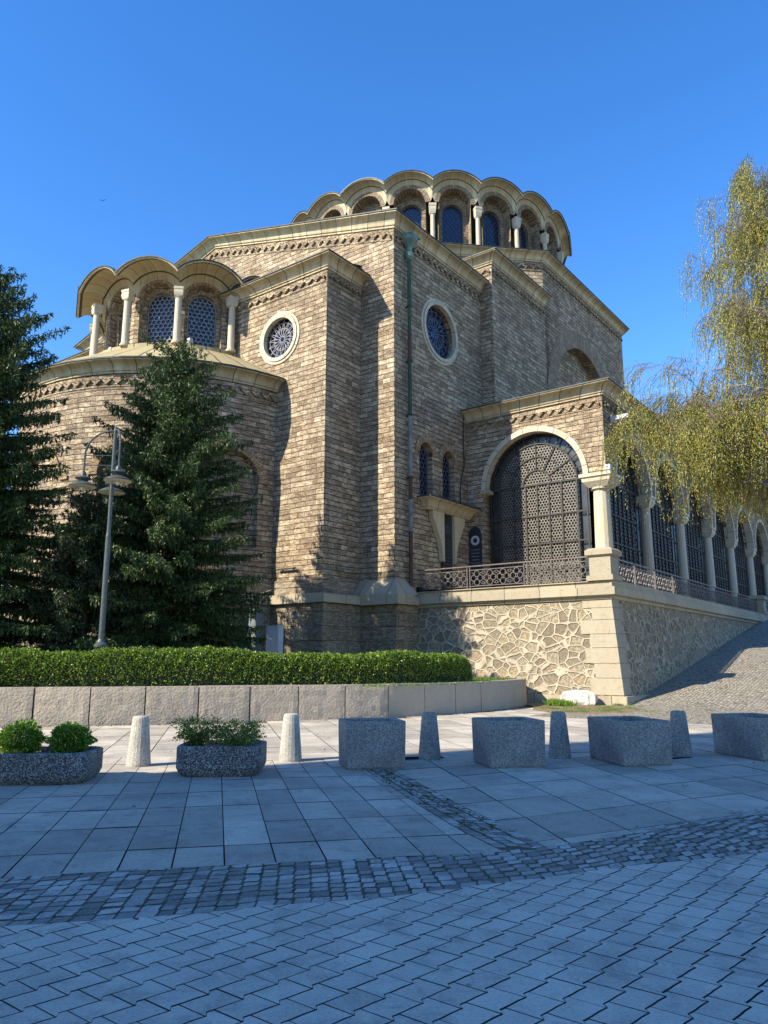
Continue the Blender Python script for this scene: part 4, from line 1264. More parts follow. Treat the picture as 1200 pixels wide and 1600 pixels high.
# dressed quoins at the corner and the plinth course
mb = MB(); zq = [.36, .98, 1.52, 2.1, 2.62, 3.16, 3.62, 4.0]
random.seed(3)
for i in range(7):
    za, zb_ = zq[i] + .008, zq[i + 1] - .008
    wl = (1.3, .95)[i % 2] + random.uniform(-.15, .15); wr = (.75, 1.0)[i % 2]
    pr = .035
    A = [(cornerx(z) - wl, cornery(z) - pr, z) for z in (za, zb_)]; B = [(cornerx(z) + pr, cornery(z) - pr, z) for z in (za, zb_)]
    C = [(cornerx(z) + pr, cornery(z) + wr, z) for z in (za, zb_)]
    mb.face([A[0], B[0], B[1], A[1]]); mb.face([B[0], C[0], C[1], B[1]])
    for z, s in ((0, -1), (1, 1)):
        q = [A[z], B[z], C[z], (C[z][0] - .3, C[z][1], C[z][2]), (B[z][0] - .3, B[z][1] + .3, B[z][2]), (A[z][0], A[z][1] + .3, A[z][2])]
        mb.face(q if s > 0 else q[::-1])
    mb.face([(A[0][0], A[0][1] + .3, za), A[0], A[1], (A[1][0], A[1][1] + .3, zb_)]); mb.face([C[0], (C[0][0] - .3, C[0][1], za), (C[1][0] - .3, C[1][1], zb_), C[1]])
mb.build('quoins', M['quoin'], terrace)
mb = MB()
mb.box(3.6, .70, 0, 9.85, 1.3, .33); mb.box(9.3, .72, 0.0, 9.87, 5.5, .332)
mb.build('plinth', M['ledge'], terrace)
# projecting ledge with a second course on it
mb = MB()
pth = [(.0, 1.42, 0), (TX, 1.42, 0), (TX, 46, 0)]
sweep(mb, pth, [(0, 3.92), (.10, 3.95), (.12, 4.06), (.28, 4.10), (.28, 4.40), (.13, 4.42), (.13, 4.66), (-.35, 4.67)], 0)
mb.build('ledge', M['ledge'], terrace)
mb = MB(); mb.face([(0, 1.2, 4.62), (TX, 1.2, 4.62), (TX, 46, 4.62), (0, 46, 4.62)]); mb.build('floor', M['slab'], terrace)
def pedestal(x, y, s=.43):
    mb = MB()
    mb.box(x - s - .10, y - s - .10, 4.661, x + s + .10, y + s + .10, 4.86)
    mb.box(x - s, y - s, 4.86, x + s, y + s, 5.60)
    c = s + .12
    for z0, z1, a, b_ in ((5.60, 5.66, s + .02, c), (5.66, 5.84, c, c), (5.84, 5.93, c, s)):
        A = [(x - a, y - a, z0), (x + a, y - a, z0), (x + a, y + a, z0), (x - a, y + a, z0)]; B = [(x - b_, y - b_, z1), (x + b_, y - b_, z1), (x + b_, y + b_, z1), (x - b_, y + b_, z1)]
        for k in range(4): mb.face([A[k], A[(k + 1) % 4], B[(k + 1) % 4], B[k]])
    mb.face(B)
    return mb.build('pedestal', M['quoin'], terrace)
pedestal(TX - .30, 1.42 + .28); pedestal(TX - .30, 29.4)
# ---- railings
def railing(label, p0, p1, n, open_from=None):
    """p0,p1 in church coordinates; n panels"""
    a = Vector((p0[0], p0[1], 0)); b_ = Vector((p1[0], p1[1], 0)); d = (b_ - a); Lr = d.length; d.normalize()
    root = thing('iron_railing', label, 'railing', tuple(W(p0[0], p0[1], 4.66)), CRZ + math.atan2(d.y, d.x))
    F = lambda u, z, dd: (u, dd, z)
    mb = MB(); mb.bar((0, 0, .99), (Lr, 0, .99), .07, h=.045); mb.build('top_rail', M['rail_iron'], root)
    pl = Lr / n
    for i in range(n + 1):
        if 0 < i < n:
            mb = MB()
            for s in (-.07, .07): mb.bar((i * pl + s, 0, 0), (i * pl + s, 0, .98), .035)
            mb.build('post', M['rail_iron'], root)
    for i in range(n):
        if open_from is not None and i >= open_from and i % 2 == 1:
            pass
        mb = MB(); u0, u1 = i * pl + .1, (i + 1) * pl - .1
        ubar(mb, F, (u0, .82), (u1, .82), .03, -.015, .03); ubar(mb, F, (u0, .12), (u1, .12), .03, -.015, .03)
        c = (u1 - u0) / max(1, round((u1 - u0) / .66)); k = int(round((u1 - u0) / c))
        for j in range(k):
            cx_ = u0 + (j + .5) * c
            for (du, dz) in ((-.165, 0), (.165, 0), (0, .19), (0, -.19)):
                ring(mb, F, cx_ + du, .47 + dz, .115, .142, 0, 360, .012, .016, 14)
            for (du, dz) in ((-.1, -.1), (.1, -.1), (.1, .1), (-.1, .1)):
                ubar(mb, F, (cx_ + du * .6, .47 + dz * .6), (cx_ + du * 2.4, .47 + dz * 2.6), .02, -.01, .02)
            if j:
                for dz in (-.22, 0, .22): ring(mb, F, cx_ - c / 2, .47 + dz, .05, .07, 0, 360, .012, .016, 10)
        mb.build('panel', M['rail_iron'], root)
    return root
railing('low iron railing with quatrefoil panels on the sunny front of the terrace', (.15, 1.5), (8.35, 1.5), 3)
railing('long iron railing on the shaded side of the terrace above the cobbled ramp', (8.98, 2.3), (8.98, 28.8), 10)
railing('farther iron railing beyond the end pedestal of the terrace side', (8.98, 30), (8.98, 44), 5)

# ------------------------------------------------------------------ planting bed wall
slabwall = thing('retaining_wall', 'low curved retaining wall of upright rough granite slabs in front of the hedge', 'wall', (-3, 21.6, 0))
mb = MB()
# walk along the line and set slabs with open joints
def along(pts, step):
    P = [Vector((p[0], p[1], 0)) for p in pts]; out = []; i = 0; pos = P[0].copy(); rem = step; out.append(pos.copy())
    while i < len(P) - 1:
        seg = (P[i + 1] - pos).length
        if seg >= rem:
            pos = pos + (P[i + 1] - pos).normalized() * rem; out.append(pos.copy()); rem = step
        else:
            rem -= seg; i += 1; pos = P[i].copy()
    return out
SP = along(BW[1:], 1.36)
off3 = Vector((-3, 21.6, 0))
for i in range(len(SP) - 1):
    a, b_ = SP[i] - off3, SP[i + 1] - off3
    d = (b_ - a).normalized(); nn = Vector((-d.y, d.x, 0)) * .32
    g_ = .016; a2 = a + d * g_; b2 = b_ - d * g_
    zt = .945 + random.uniform(-.006, .006); zb_ = -.1
    o_ = nn.normalized() * random.uniform(-.012, .012)
    a2 = a2 + o_; b2 = b2 + o_
    nx = 10; nz_ = 7
    rows = []
    for r in range(nz_ + 1):
        row = []
        for c in range(nx + 1):
            p = a2 + (b2 - a2) * (c / nx); e = 0 if (c in (0, nx) or r == nz_) else random.uniform(-.012, .006)
            ed = -.015 if (c in (0, nx) or r == nz_) else 0
            q = p - nn.normalized() * (e + ed + .0)
            row.append((q.x, q.y, zb_ + (zt - zb_) * r / nz_))
        rows.append(row)
    Ls_ = i * 1.36
    for r in range(nz_):
        for c in range(nx):
            mb.face([rows[r][c], rows[r][c + 1], rows[r + 1][c + 1], rows[r + 1][c]], [(Ls_ + c * .136, r * .15), (Ls_ + c * .136 + .136, r * .15), (Ls_ + c * .136 + .136, r * .15 + .15), (Ls_ + c * .136, r * .15 + .15)], 0, True)
    T0, T1 = rows[-1][0], rows[-1][-1]
    mb.face([T0, T1, (T1[0] + nn.x, T1[1] + nn.y, zt), (T0[0] + nn.x, T0[1] + nn.y, zt)])
    for q, s in ((rows[0][0], 1), (rows[0][-1], -1)):
        P = [(q[0], q[1], zb_), (q[0], q[1], zt), (q[0] + nn.x, q[1] + nn.y, zt), (q[0] + nn.x, q[1] + nn.y, zb_)]
        mb.face(P if s > 0 else P[::-1])
mb.build('slabs', M['granite'], slabwall)

# ------------------------------------------------------------------ bollards and planters
def bollard(x, y, label, mat, lean=0.0):
    mb = MB()
    pr = [(.185, 0), (.188, .03), (.155, .40), (.128, .70), (.120, .735), (.10, .752), (.02, .758)]
    mb.lathe((0, 0, 0), pr, 20)
    o = mb.build('bollard', mat)
    o.location = (x, y, 0); o.rotation_euler = (lean, lean * .6, x)
    tag(o, label, 'bollard', 'tapered concrete bollards in a row')
bollard(-3.83, 12.5, 'pale sunlit bollard between the two low planters of shrubs', M['sunlit_agg'])
bollard(-1.53, 13.08, 'pale bollard between the pebbled shrub planter and the first empty box planter', M['sunlit_agg'])
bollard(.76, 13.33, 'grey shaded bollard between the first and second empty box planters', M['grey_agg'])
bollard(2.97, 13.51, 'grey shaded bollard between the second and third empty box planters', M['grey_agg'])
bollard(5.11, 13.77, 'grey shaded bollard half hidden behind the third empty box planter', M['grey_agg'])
def box_planter(x, y, w_, d_, h, label, az=-12.0):
    root = thing('box_planter', label, 'planter', (x, y, 0), R(-az), 'empty square planters of grey aggregate')
    mb = MB(); t = .07; b_ = .02
    def rrect(x0, y0, x1, y1, z, r=.025):
        return [(x0 + r, y0, z), (x1 - r, y0, z), (x1, y0 + r, z), (x1, y1 - r, z), (x1 - r, y1, z), (x0 + r, y1, z), (x0, y1 - r, z), (x0, y0 + r, z)]
    lv = [rrect(.03, .03, w_ - .03, d_ - .03, .0), rrect(.012, .012, w_ - .012, d_ - .012, .035), rrect(0, 0, w_, d_, h - .012), rrect(.01, .01, w_ - .01, d_ - .01, h),
          rrect(t, t, w_ - t, d_ - t, h), rrect(t + .01, t + .01, w_ - t - .01, d_ - t - .01, h - .01), rrect(t + .02, t + .02, w_ - t - .02, d_ - t - .02, h * .45)]
    for i in range(len(lv) - 1):
        for k in range(8): mb.face([lv[i][k], lv[i][(k + 1) % 8], lv[i + 1][(k + 1) % 8], lv[i + 1][k]])
    mb.build('tub', M['grey_agg'], root)
    mb = MB(); mb.face(lv[-1]); mb.build('soil', M['soil'], root)
box_planter(-.57, 11.96, .93, .80, .70, 'empty grey box planter at the head of the narrow sett strip, left of the others')
box_planter(1.60, 12.10, .92, .86, .70, 'empty grey box planter in the middle, second from the left')
box_planter(3.67, 12.31, .88, 1.15, .68, 'empty grey box planter with a bollard showing behind its right side')
box_planter(6.12, 12.95, .9, 1.3, .68, 'empty grey box planter cut by the right edge of the photo')
def low_planter(cx_, cy_, w_, d_, h, label, mat, rz=0.0):
    root = thing('low_planter', label, 'planter', (cx_, cy_, 0), rz)
    mb = MB()
    def oct_(hx, hy, c, z): return [(-hx + c, -hy, z), (hx - c, -hy, z), (hx, -hy + c, z), (hx, hy - c, z), (hx - c, hy, z), (-hx + c, hy, z), (-hx, hy - c, z), (-hx, -hy + c, z)]
    hx, hy = w_ / 2, d_ / 2
    lv = [oct_(hx - .07, hy - .07, .14, 0), oct_(hx - .03, hy - .03, .14, .05), oct_(hx, hy, .14, .12), oct_(hx, hy, .14, h - .02), oct_(hx - .015, hy - .015, .14, h), oct_(hx - .07, hy - .07, .12, h), oct_(hx - .08, hy - .08, .12, h - .07)]
    for i in range(len(lv) - 1):
        for k in range(8): mb.face([lv[i][k], lv[i][(k + 1) % 8], lv[i + 1][(k + 1) % 8], lv[i + 1][k]])
    mb.face(lv[0][::-1]); mb.build('tub', mat, root)
    mb = MB(); mb.face(lv[-1]); mb.build('soil', M['soil'], root)
low_planter(-4.98, 11.0, 2.0, .95, .40, 'long low dark pebbled planter with two round bushes at the left edge', M['dark_agg'], R(3))
low_planter(-2.36, 11.72, 1.2, .95, .42, 'short low dark pebbled planter with loose feathery shrubs', M['dark_agg'], R(2))
# weathered marble block and the stones at the foot of the terrace
mb = MB()
def lump(mb, c, s, seed, rz=0, n=14, sq=.6):
    r_ = random.Random(seed); ph = [r_.uniform(0, 6) for _ in range(6)]
    def p(i, j):
        th = math.pi * j / n; a = 2 * math.pi * i / (2 * n)
        x = math.sin(th) * math.cos(a); y = math.sin(th) * math.sin(a); z = math.cos(th)
        f_ = lambda v: math.copysign(abs(v) ** sq, v)
        k = 1 + .07 * math.sin(3 * a + ph[0]) + .06 * math.sin(5 * th + ph[1]) * math.cos(4 * a + ph[2]) + .05 * math.sin(9 * a + ph[3])
        x, y, z = f_(x) * s[0] * k, f_(y) * s[1] * k, f_(z) * s[2] * k
        return (c[0] + x * math.cos(rz) - y * math.sin(rz), c[1] + x * math.sin(rz) + y * math.cos(rz), c[2] + z)
    for i in range(2 * n):
        for j in range(n): mb.face([p(i, j), p(i, j + 1), p(i + 1, j + 1), p(i + 1, j)], m=0, smooth=True)
lump(mb, (0, 0, 0), (.66, .26, .28), 3, CRZ)
o = mb.build('marble_block', M['marble']); o.location = W(8.2, .25, .24)
tag(o, 'weathered white marble fragment lying at the foot of the terrace corner', 'stone block')

# ------------------------------------------------------------------ street lamp
lamp = thing('street_lamp', 'grey green three-armed street lamp with dish shades in front of the spruces', 'street lamp', (-8.1, 22.3, 1.2))
mb = MB()
mb.lathe((0, 0, 0), [(.20, 0), (.20, .12), (.165, .15), (.16, .75), (.20, .8), (.20, .86), (.12, .94), (.085, 1.02), (.078, 4.0), (.062, 4.1), (.055, 7.25), (.03, 7.32)], 16)
mb.build('pole', M['lamp_paint'], lamp)
for az_ in (-92, 150, -20):
    ax_, ay_ = math.sin(R(az_)), math.cos(R(az_)); rr = .86
    pts = [(ax_ * .06, ay_ * .06, 7.2)]
    for t in range(0, 91, 10):
        a = R(t); pts.append((ax_ * (.06 + (rr - .06) * math.sin(a)), ay_ * (.06 + (rr - .06) * math.sin(a)), 7.22 - .75 * (1 - math.cos(a))))
    pts.append((ax_ * rr, ay_ * rr, 5.95))
    mb = MB(); mb.tube(pts, .028, 8)
    for z in (6.45, 6.15): mb.tube([(0, 0, z), (ax_ * rr, ay_ * rr, z)], .014, 6)
    ar = mb.build('arm', M['lamp_paint'], lamp)
    c = (ax_ * rr, ay_ * rr, 0)
    mb = MB()
    prof = [(.40, 5.50), (.385, 5.525), (.26, 5.60), (.12, 5.66), (.16, 5.70), (.235, 5.74), (.20, 5.78), (.09, 5.82), (.075, 5.92), (.03, 5.97)]
    n = 24
    mb.lathe(c, prof, n, 0)
    sh = mb.build('shade', M['lamp_paint'], lamp)
    mb = MB(); mb.lathe(c, [(.395, 5.488), (.25, 5.495), (.02, 5.498)], n)
    mb.lathe(c, [(.02, 5.36), (.06, 5.40), (.07, 5.46), (.04, 5.487)], 10)
    mb.build('reflector', M['lamp_white'], sh)
    mb = MB()
    for k in range(3):
        a = k * math.pi / 3
        mb.tube([(c[0] + .2 * math.cos(a) * math.cos(R(t)), c[1] + .2 * math.sin(a) * math.cos(R(t)), 5.49 - .2 * math.sin(R(t))) for t in range(0, 181, 20)], .006, 4)
    mb.build('guard', M['iron'], sh)

# ------------------------------------------------------------------ small things by the podium
def tbox(name, label, cat, x, y, z, sx, sy, sz, mat, lid=None):
    root = thing(name, label, cat, tuple(W(x, y, z)), CRZ)
    mb = MB(); mb.box(0, 0, 0, sx, sy, sz); mb.build('cabinet', mat, root)
    mb = MB(); mb.box(.04, -.014, .05, sx - .04, -.002, sz - .06); mb.box(sx - .12, -.03, sz * .5, sx - .09, -.014, sz * .5 + .1); mb.build('door', mat, root)
    mb = MB(); mb.box(-.02, -.03, sz + .002, sx + .02, sy + .02, sz + .03); mb.build('lid', lid or mat, root)
tbox('electric_box', 'tall blue grey cabinet against the podium beside the spruce', 'utility box', -5.2, -4.1, .88, .8, .3, 2.97, M['grey_paint'])
tbox('electric_box', 'small white cabinet right of the tall blue grey one', 'utility box', -3.5, -4.35, .88, .7, .3, 2.15, M['white_paint'])
tbox('metal_container', 'dark metal container with a pale flat lid under the spruce by the podium', 'container', -9.1, -6.4, .88, 2.7, 1.0, 1.78, M['grey_paint'], M['ledge'])
mb = MB()
mb.tube([W(-8.2, -6.6, 3.6), W(-6.2, -4.6, 4.2), W(-5.0, -3.3, 4.55), W(-4.2, -3.15, 4.75), W(-2.4, -3.12, 4.72), W(-1.4, -2.9, 4.6), W(-1.3, -.8, 4.55)], .028, 6)
tag(mb.build('power_cable', M['pipe_white']), 'pale cable sagging over the podium ledge towards the spruce', 'cable')
for lab, x, y, fr in (('thin floodlight bar on the sunlit side of the block beside the apse', -4.6, -2.75, 0), ('thin floodlight bar on the shaded side of the block beside the apse', -1.85, -1.9, 1)):
    mb = MB()
    if fr == 0: mb.box(0, 0, 0, 1.1, .10, .07); mb.box(.2, .1, .0, .25, .2, .05); mb.box(.85, .1, 0, .9, .2, .05)
    else: mb.box(0, 0, 0, .10, 1.3, .07); mb.box(-.15, .2, 0, 0, .25, .05); mb.box(-.15, 1.0, 0, 0, 1.05, .05)
    o = mb.build('wall_light', M['pipe_white'] if fr else M['iron']); o.location = W(x, y, 5.62); o.rotation_euler = (0, 0, CRZ); tag(o, lab, 'wall light')
def spot(label, x, y, z):
    mb = MB(); mb.box(-.12, -.1, .06, .12, .1, .30); mb.box(-.05, -.05, 0, .05, .05, .06)
    o = mb.build('floodlight', M['white_paint']); o.location = W(x, y, z); o.rotation_euler = (0, 0, CRZ); tag(o, label, 'floodlight')
spot('small white floodlight on the sill of the right apse window', AX + 4.5 * math.sin(R(52)), AY - 4.5 * math.cos(R(52)), 17.2)
spot('small white floodlight on the sill of the lattice window further left on the apse', AX + 4.5 * math.sin(R(-8)), AY - 4.5 * math.cos(R(-8)), 17.2)
spot('small white floodlight on top of the corner column capital', GXR + .15, GY - .1, SPR + .03)
mb = MB(); mb.box(-.45, -.12, -.1, .45, .12, .12); mb.box(-.08, .1, -.3, .08, .5, -.1); mb.face([(-.5, -.16, .13), (.5, -.16, .13), (.5, .16, .13), (-.5, .16, .13)])
o = mb.build('security_camera', M['white_paint']); o.location = W(GXR + .5, GY + .9, 13.0); o.rotation_euler = (0, 0, CRZ); tag(o, 'white camera housing on the gallery wall under the cornice by the birch', 'camera')
mb = MB()
mb.face([(0, -.12, 0), (.05, 0, .03), (0, .16, .02), (-.05, 0, .03)]); mb.face([(.04, .03, .03), (.42, -.05, .14), (.38, .08, .13), (.04, .09, .03)]); mb.face([(-.04, .03, .03), (-.42, -.05, .14), (-.38, .08, .13), (-.04, .09, .03)])
mb.face([(0, -.12, 0), (-.05, 0, .03), (0, .1, -.04)]); mb.face([(0, -.12, 0), (.05, 0, .03), (0, .1, -.04)])
o = mb.build('bird', M['iron']); o.location = (-36.5, 90, 60.2); tag(o, 'tiny dark bird high in the blue sky on the left', 'bird')

# ------------------------------------------------------------------ the house behind the photographer whose shade covers the foreground
hd = Vector((math.sin(R(SUN_AZ)), math.cos(R(SUN_AZ)), 0))
hc = Vector((-1.5, 12.78, 0)) + hd * 19.5
house = thing('apartment_house', 'plain plastered house outside the picture that shades the foreground paving', 'house', (hc.x, hc.y, 0), R(90 - (SUN_AZ - 180)))
mb = MB()
mb.box(-14, -18, 0, 0, 0, 25.5)
mb.build('wall', M['plaster'], house)
mb = MB(); mb.box(-14.3, -18.3, 25.502, .25, .1, 25.8); mb.build('roof', M['roof'], house)
for k in range(4):
    for z in (1.5, 5.2, 8.9, 12.6, 16.3, 20.0):
        mb = MB(); mb.box(.0, -3 - k * 4.2 - .7, z, .03, -3 - k * 4.2 + .7, z + 2.0); mb.build('window', M['glass'], house)

# ------------------------------------------------------------------ vegetation
def unit(v): return v / (np.linalg.norm(v, axis=1, keepdims=True) + 1e-9)
def blades(C, D, Ln, Wd, seed=0):
    """a narrow four-sided blade (flat diamond) at each C along D"""
    r = np.random.default_rng(seed)
    n = len(C); A = unit(r.normal(size=(n, 3)))
    S = unit(np.cross(D, A)) * (Wd / 2)[:, None]
    V = np.empty((n, 4, 3)); V[:, 0] = C; V[:, 1] = C + D * (Ln * .45)[:, None] + S; V[:, 2] = C + D * Ln[:, None]; V[:, 3] = C + D * (Ln * .45)[:, None] - S
    F = np.arange(n * 4).reshape(n, 4)
    return V.reshape(-1, 3), F
def spruce(name, label, base, H, Rb, seed, mat, zlow=.4, dens=1.0, power=.8, limb=None):
    r = np.random.default_rng(seed)
    root = thing(name, label, 'spruce tree', base)
    mb = MB(); mb.tube([(0, 0, -.2), (.02, 0, H * .5), (0, .02, H * .97)], [.22, .13, .02], 8); tr = mb.build('trunk', M['bark'], root)
    C = []; D = []; Ls = []
    bmb = MB()
    z = zlow
    ph = 0.0
    while z < H * .985:
        t = (z - zlow) / (H - zlow)
        rad = Rb * (1 - t) ** power * (1.0 if t > .08 else .75 + t * 3) + .12
        nb = max(4, int((7 if t < .8 else 5)))
        for k in range(nb):
            ph += 2.399 + r.uniform(-.25, .25)
            Lb = rad * r.uniform(.72, 1.12)
            Lb *= 1 + .16 * math.sin(ph * 2.0 + z * 1.7 + seed) * math.sin(z * 2.3 + seed)
            if r.random() < .10: Lb *= 1.25
            up0 = .10 + .55 * t; droop = .30 * (1 - t) + .05
            m = max(4, int(Lb / .16))
            zz = z + r.uniform(-.12, .12)
            pts = []
            for i in range(m + 1):
                s = i / m
                rr = Lb * s
                h = zz + Lb * (up0 * s - droop * 2.0 * s * s + droop * 1.25 * s ** 3)
                a = ph + .12 * math.sin(s * 3 + k)
                pts.append((rr * math.cos(a), rr * math.sin(a), h))
            if z < H * .9: bmb.tube(pts[::max(1, m // 5)], [max(.006, .03 * (1 - i / 7)) for i in range(len(pts[::max(1, m // 5)]))], 4, cap=False)
            P = np.array(pts)
            dirb = unit(np.diff(P, axis=0)); dirb = np.vstack([dirb, dirb[-1:]])
            side = unit(np.cross(dirb, np.array([[0, 0, 1.0]])))
            for i in range(1, m + 1):
                s = i / m
                if s < .12: continue
                tl = (.16 + .62 * Lb * .32 * (1 - s) ** .7) * r.uniform(.7, 1.2)
                for sg in (-1, 1, 0):
                    if sg == 0 and i < m and r.random() < .5: continue
                    dv = side[i] * sg * .9 + dirb[i] * (.55 if sg else 1.0) + np.array([0, 0, -.18 - .25 * (1 - t) * r.random()])
                    dv = dv / np.linalg.norm(dv)
                    q = max(2, int(tl / .085 * dens))
                    for j in range(q):
                        c = P[i] + dv * tl * (j / q) + np.array([0, 0, -.10 * (tl * j / q) ** 2])
                        for _ in range(5):
                            nd = dv * .75 + r.normal(size=3) * .55
                            C.append(c); D.append(nd); Ls.append(r.uniform(.085, .15))
                        if r.random() < .30:    # little hanging spray
                            for _ in range(5):
                                C.append(c + np.array([0, 0, -.03 * _])); D.append(np.array([r.normal() * .25, r.normal() * .25, -1.0])); Ls.append(r.uniform(.10, .17))
        z += max(.10, (.30 - .12 * t)) / dens ** .3
    # leading shoot
    for j in range(60):
        C.append(np.array([0, 0, H * (.93 + .07 * j / 60)])); D.append(np.array([r.normal(), r.normal(), .8])); Ls.append(.12)
    C = np.array(C); D = unit(np.array(D)); Ls = np.array(Ls)
    V, F = blades(C, D, Ls, Ls * .26 + .006, seed)
    fastmesh('crown', V, F, M[mat], root)
    bmb.build('branches', M['bark'], tr)
    return root
spruce('spruce_tree', 'dense dark spruce standing directly behind the street lamp', (-8.1, 28.2, .88), 12.7, 4.3, 11, 'needles', zlow=.7, power=.60)
spruce('spruce_tree', 'taller spruce cut by the left edge of the photo', (-13.7, 25.0, .88), 14.2, 4.0, 5, 'needles', zlow=.6, power=.62)
spruce('spruce_tree', 'small olive tinted spruce filling the gap low between the two big spruces', (-10.1, 25.9, .88), 6.3, 2.8, 21, 'needles_b', zlow=.4, power=.7)

# birch: trunk outside the right edge, limbs and hanging catkins inside
birch = thing('birch_tree', 'weeping birch with yellow green hanging catkins reaching in from the right', 'birch tree', (16.2, 26.2, .2))
r = np.random.default_rng(42)
mb = MB()
mb.tube([(0, 0, -.3), (.1, 0, 3), (-.1, .1, 7), (.1, 0, 11), (0, .1, 15), (.2, .1, 19)], [.33, .27, .22, .16, .10, .03], 10)
trunk = mb.build('trunk', M['birch_bark'], birch)
limb = MB(); fine = MB(); strings = []
def grow(p, d, Ln, rad, depth):
    n = 7; pts = [p.copy()]; dd = d.copy(); q = p.copy()
    for i in range(n):
        dd = dd + np.array([r.normal() * .12, r.normal() * .12, (.03 if depth == 0 else -.05 - .09 * i / n)])
        dd /= np.linalg.norm(dd); q = q + dd * Ln / n; pts.append(q.copy())
        if depth < 3 and i >= 1:
            for _ in range(2 if depth else 2):
                if r.random() < .85:
                    sd_ = dd + r.normal(size=3) * np.array([.75, .75, .45]); sd_ /= np.linalg.norm(sd_)
                    grow(q, sd_, Ln * (.48 if depth == 0 else .45) * r.uniform(.6, 1.1), rad * (1 - i / n) * .5 + .003, depth + 1)
    (limb if depth < 2 else fine).tube(pts, [max(.004, rad * (1 - i / (n + .5))) for i in range(n + 1)], 5 if depth > 1 else 7, cap=False)
    if depth >= 2:
        for k in (3, 5, 7): strings.append(pts[k])
    elif depth == 1:
        strings.append(pts[7]); strings.append(pts[6])
for k, (z0, az_, el_, Lb) in enumerate([(6.2, 284, 38, 5.0), (7.0, 262, 40, 5.6), (8.2, 272, 30, 6.2), (9.4, 300, 40, 4.6), (9.8, 255, 38, 5.0), (11.6, 280, 34, 4.6), (13.0, 262, 45, 3.6), (14.6, 285, 42, 3.8), (15.6, 268, 40, 3.6), (16.8, 280, 50, 3.2), (17.8, 262, 58, 2.6),
                                        (5.5, 200, 35, 4.8), (7.7, 180, 40, 4.6), (9.5, 215, 40, 4.6), (6.5, 340, 40, 4.4), (8.5, 20, 40, 4.2), (8, 80, 40, 4.0), (11, 100, 45, 3.6), (6, 130, 35, 4.2), (12, 200, 45, 3.6), (13, 30, 50, 3.0)]):
    a = R(az_); e = R(el_)
    grow(np.array([0, 0, z0]), np.array([math.sin(a) * math.cos(e), math.cos(a) * math.cos(e), math.sin(e)]), Lb, .085, 0)
lb = limb.build('limbs', M['birch_bark'], trunk); fine.build('branchlets', M['twig'], trunk)
LC = []; LD = []; LL = []; CC = []; CD = []; CL = []
tw = []
for p in strings:
    if r.random() < (.84 if p[2] > 11 else (.55 if p[0] < -3 else .76)): continue
    Ls_ = r.uniform(.5, 2.1) * (1.25 if p[2] < 10 else .85)
    n = int(Ls_ / .10); q = p.copy(); sway = r.normal(size=2) * .10; tips = [q.copy()]
    zmin = r.uniform(6.2, 8.0)
    for i in range(n):
        if q[2] < zmin: break
        q = q + np.array([sway[0] * .12 + r.normal() * .012 + (p[0] * .012 if i < 4 else 0), sway[1] * .12 + r.normal() * .012, -.10]); tips.append(q.copy())
        if r.random() < .52:
            for _ in range(2):
                LC.append(q + r.normal(size=3) * .02); LD.append(np.array([r.normal(), r.normal(), -.3 + r.normal() * .6])); LL.append(r.uniform(.035, .065))
        if r.random() < .46:
            CC.append(q + r.normal(size=3) * .02); CD.append(np.array([r.normal() * .2, r.normal() * .2, -1])); CL.append(r.uniform(.07, .14))
    tw.append(np.array(tips))
V, F = blades(np.array(LC), unit(np.array(LD)), np.array(LL), np.array(LL) * .8, 1)
fastmesh('leaves', V, F, M['birch_leaf'], birch)
V, F = blades(np.array(CC), unit(np.array(CD)), np.array(CL), np.full(len(CL), .022), 2)
V2, F2 = blades(np.array(CC), unit(np.array(CD)), np.array(CL), np.full(len(CL), .022), 3)
fastmesh('catkins', np.vstack([V, V2]), np.vstack([F, F2 + len(V)]), M['catkin'], birch)
TV = []; TF = []; c0 = 0
for T_ in tw:
    n = len(T_)
    for i in range(0, n - 2, 2):
        a, b_ = T_[i], T_[i + 2]
        o_ = np.array([.006, .004, 0])
        TV += [a - o_, a + o_, b_ + o_, b_ - o_]; TF.append([c0, c0 + 1, c0 + 2, c0 + 3]); c0 += 4
fastmesh('twigs', np.array(TV), np.array(TF), M['twig'], birch)
print('birch', len(strings), len(LC), len(CC))

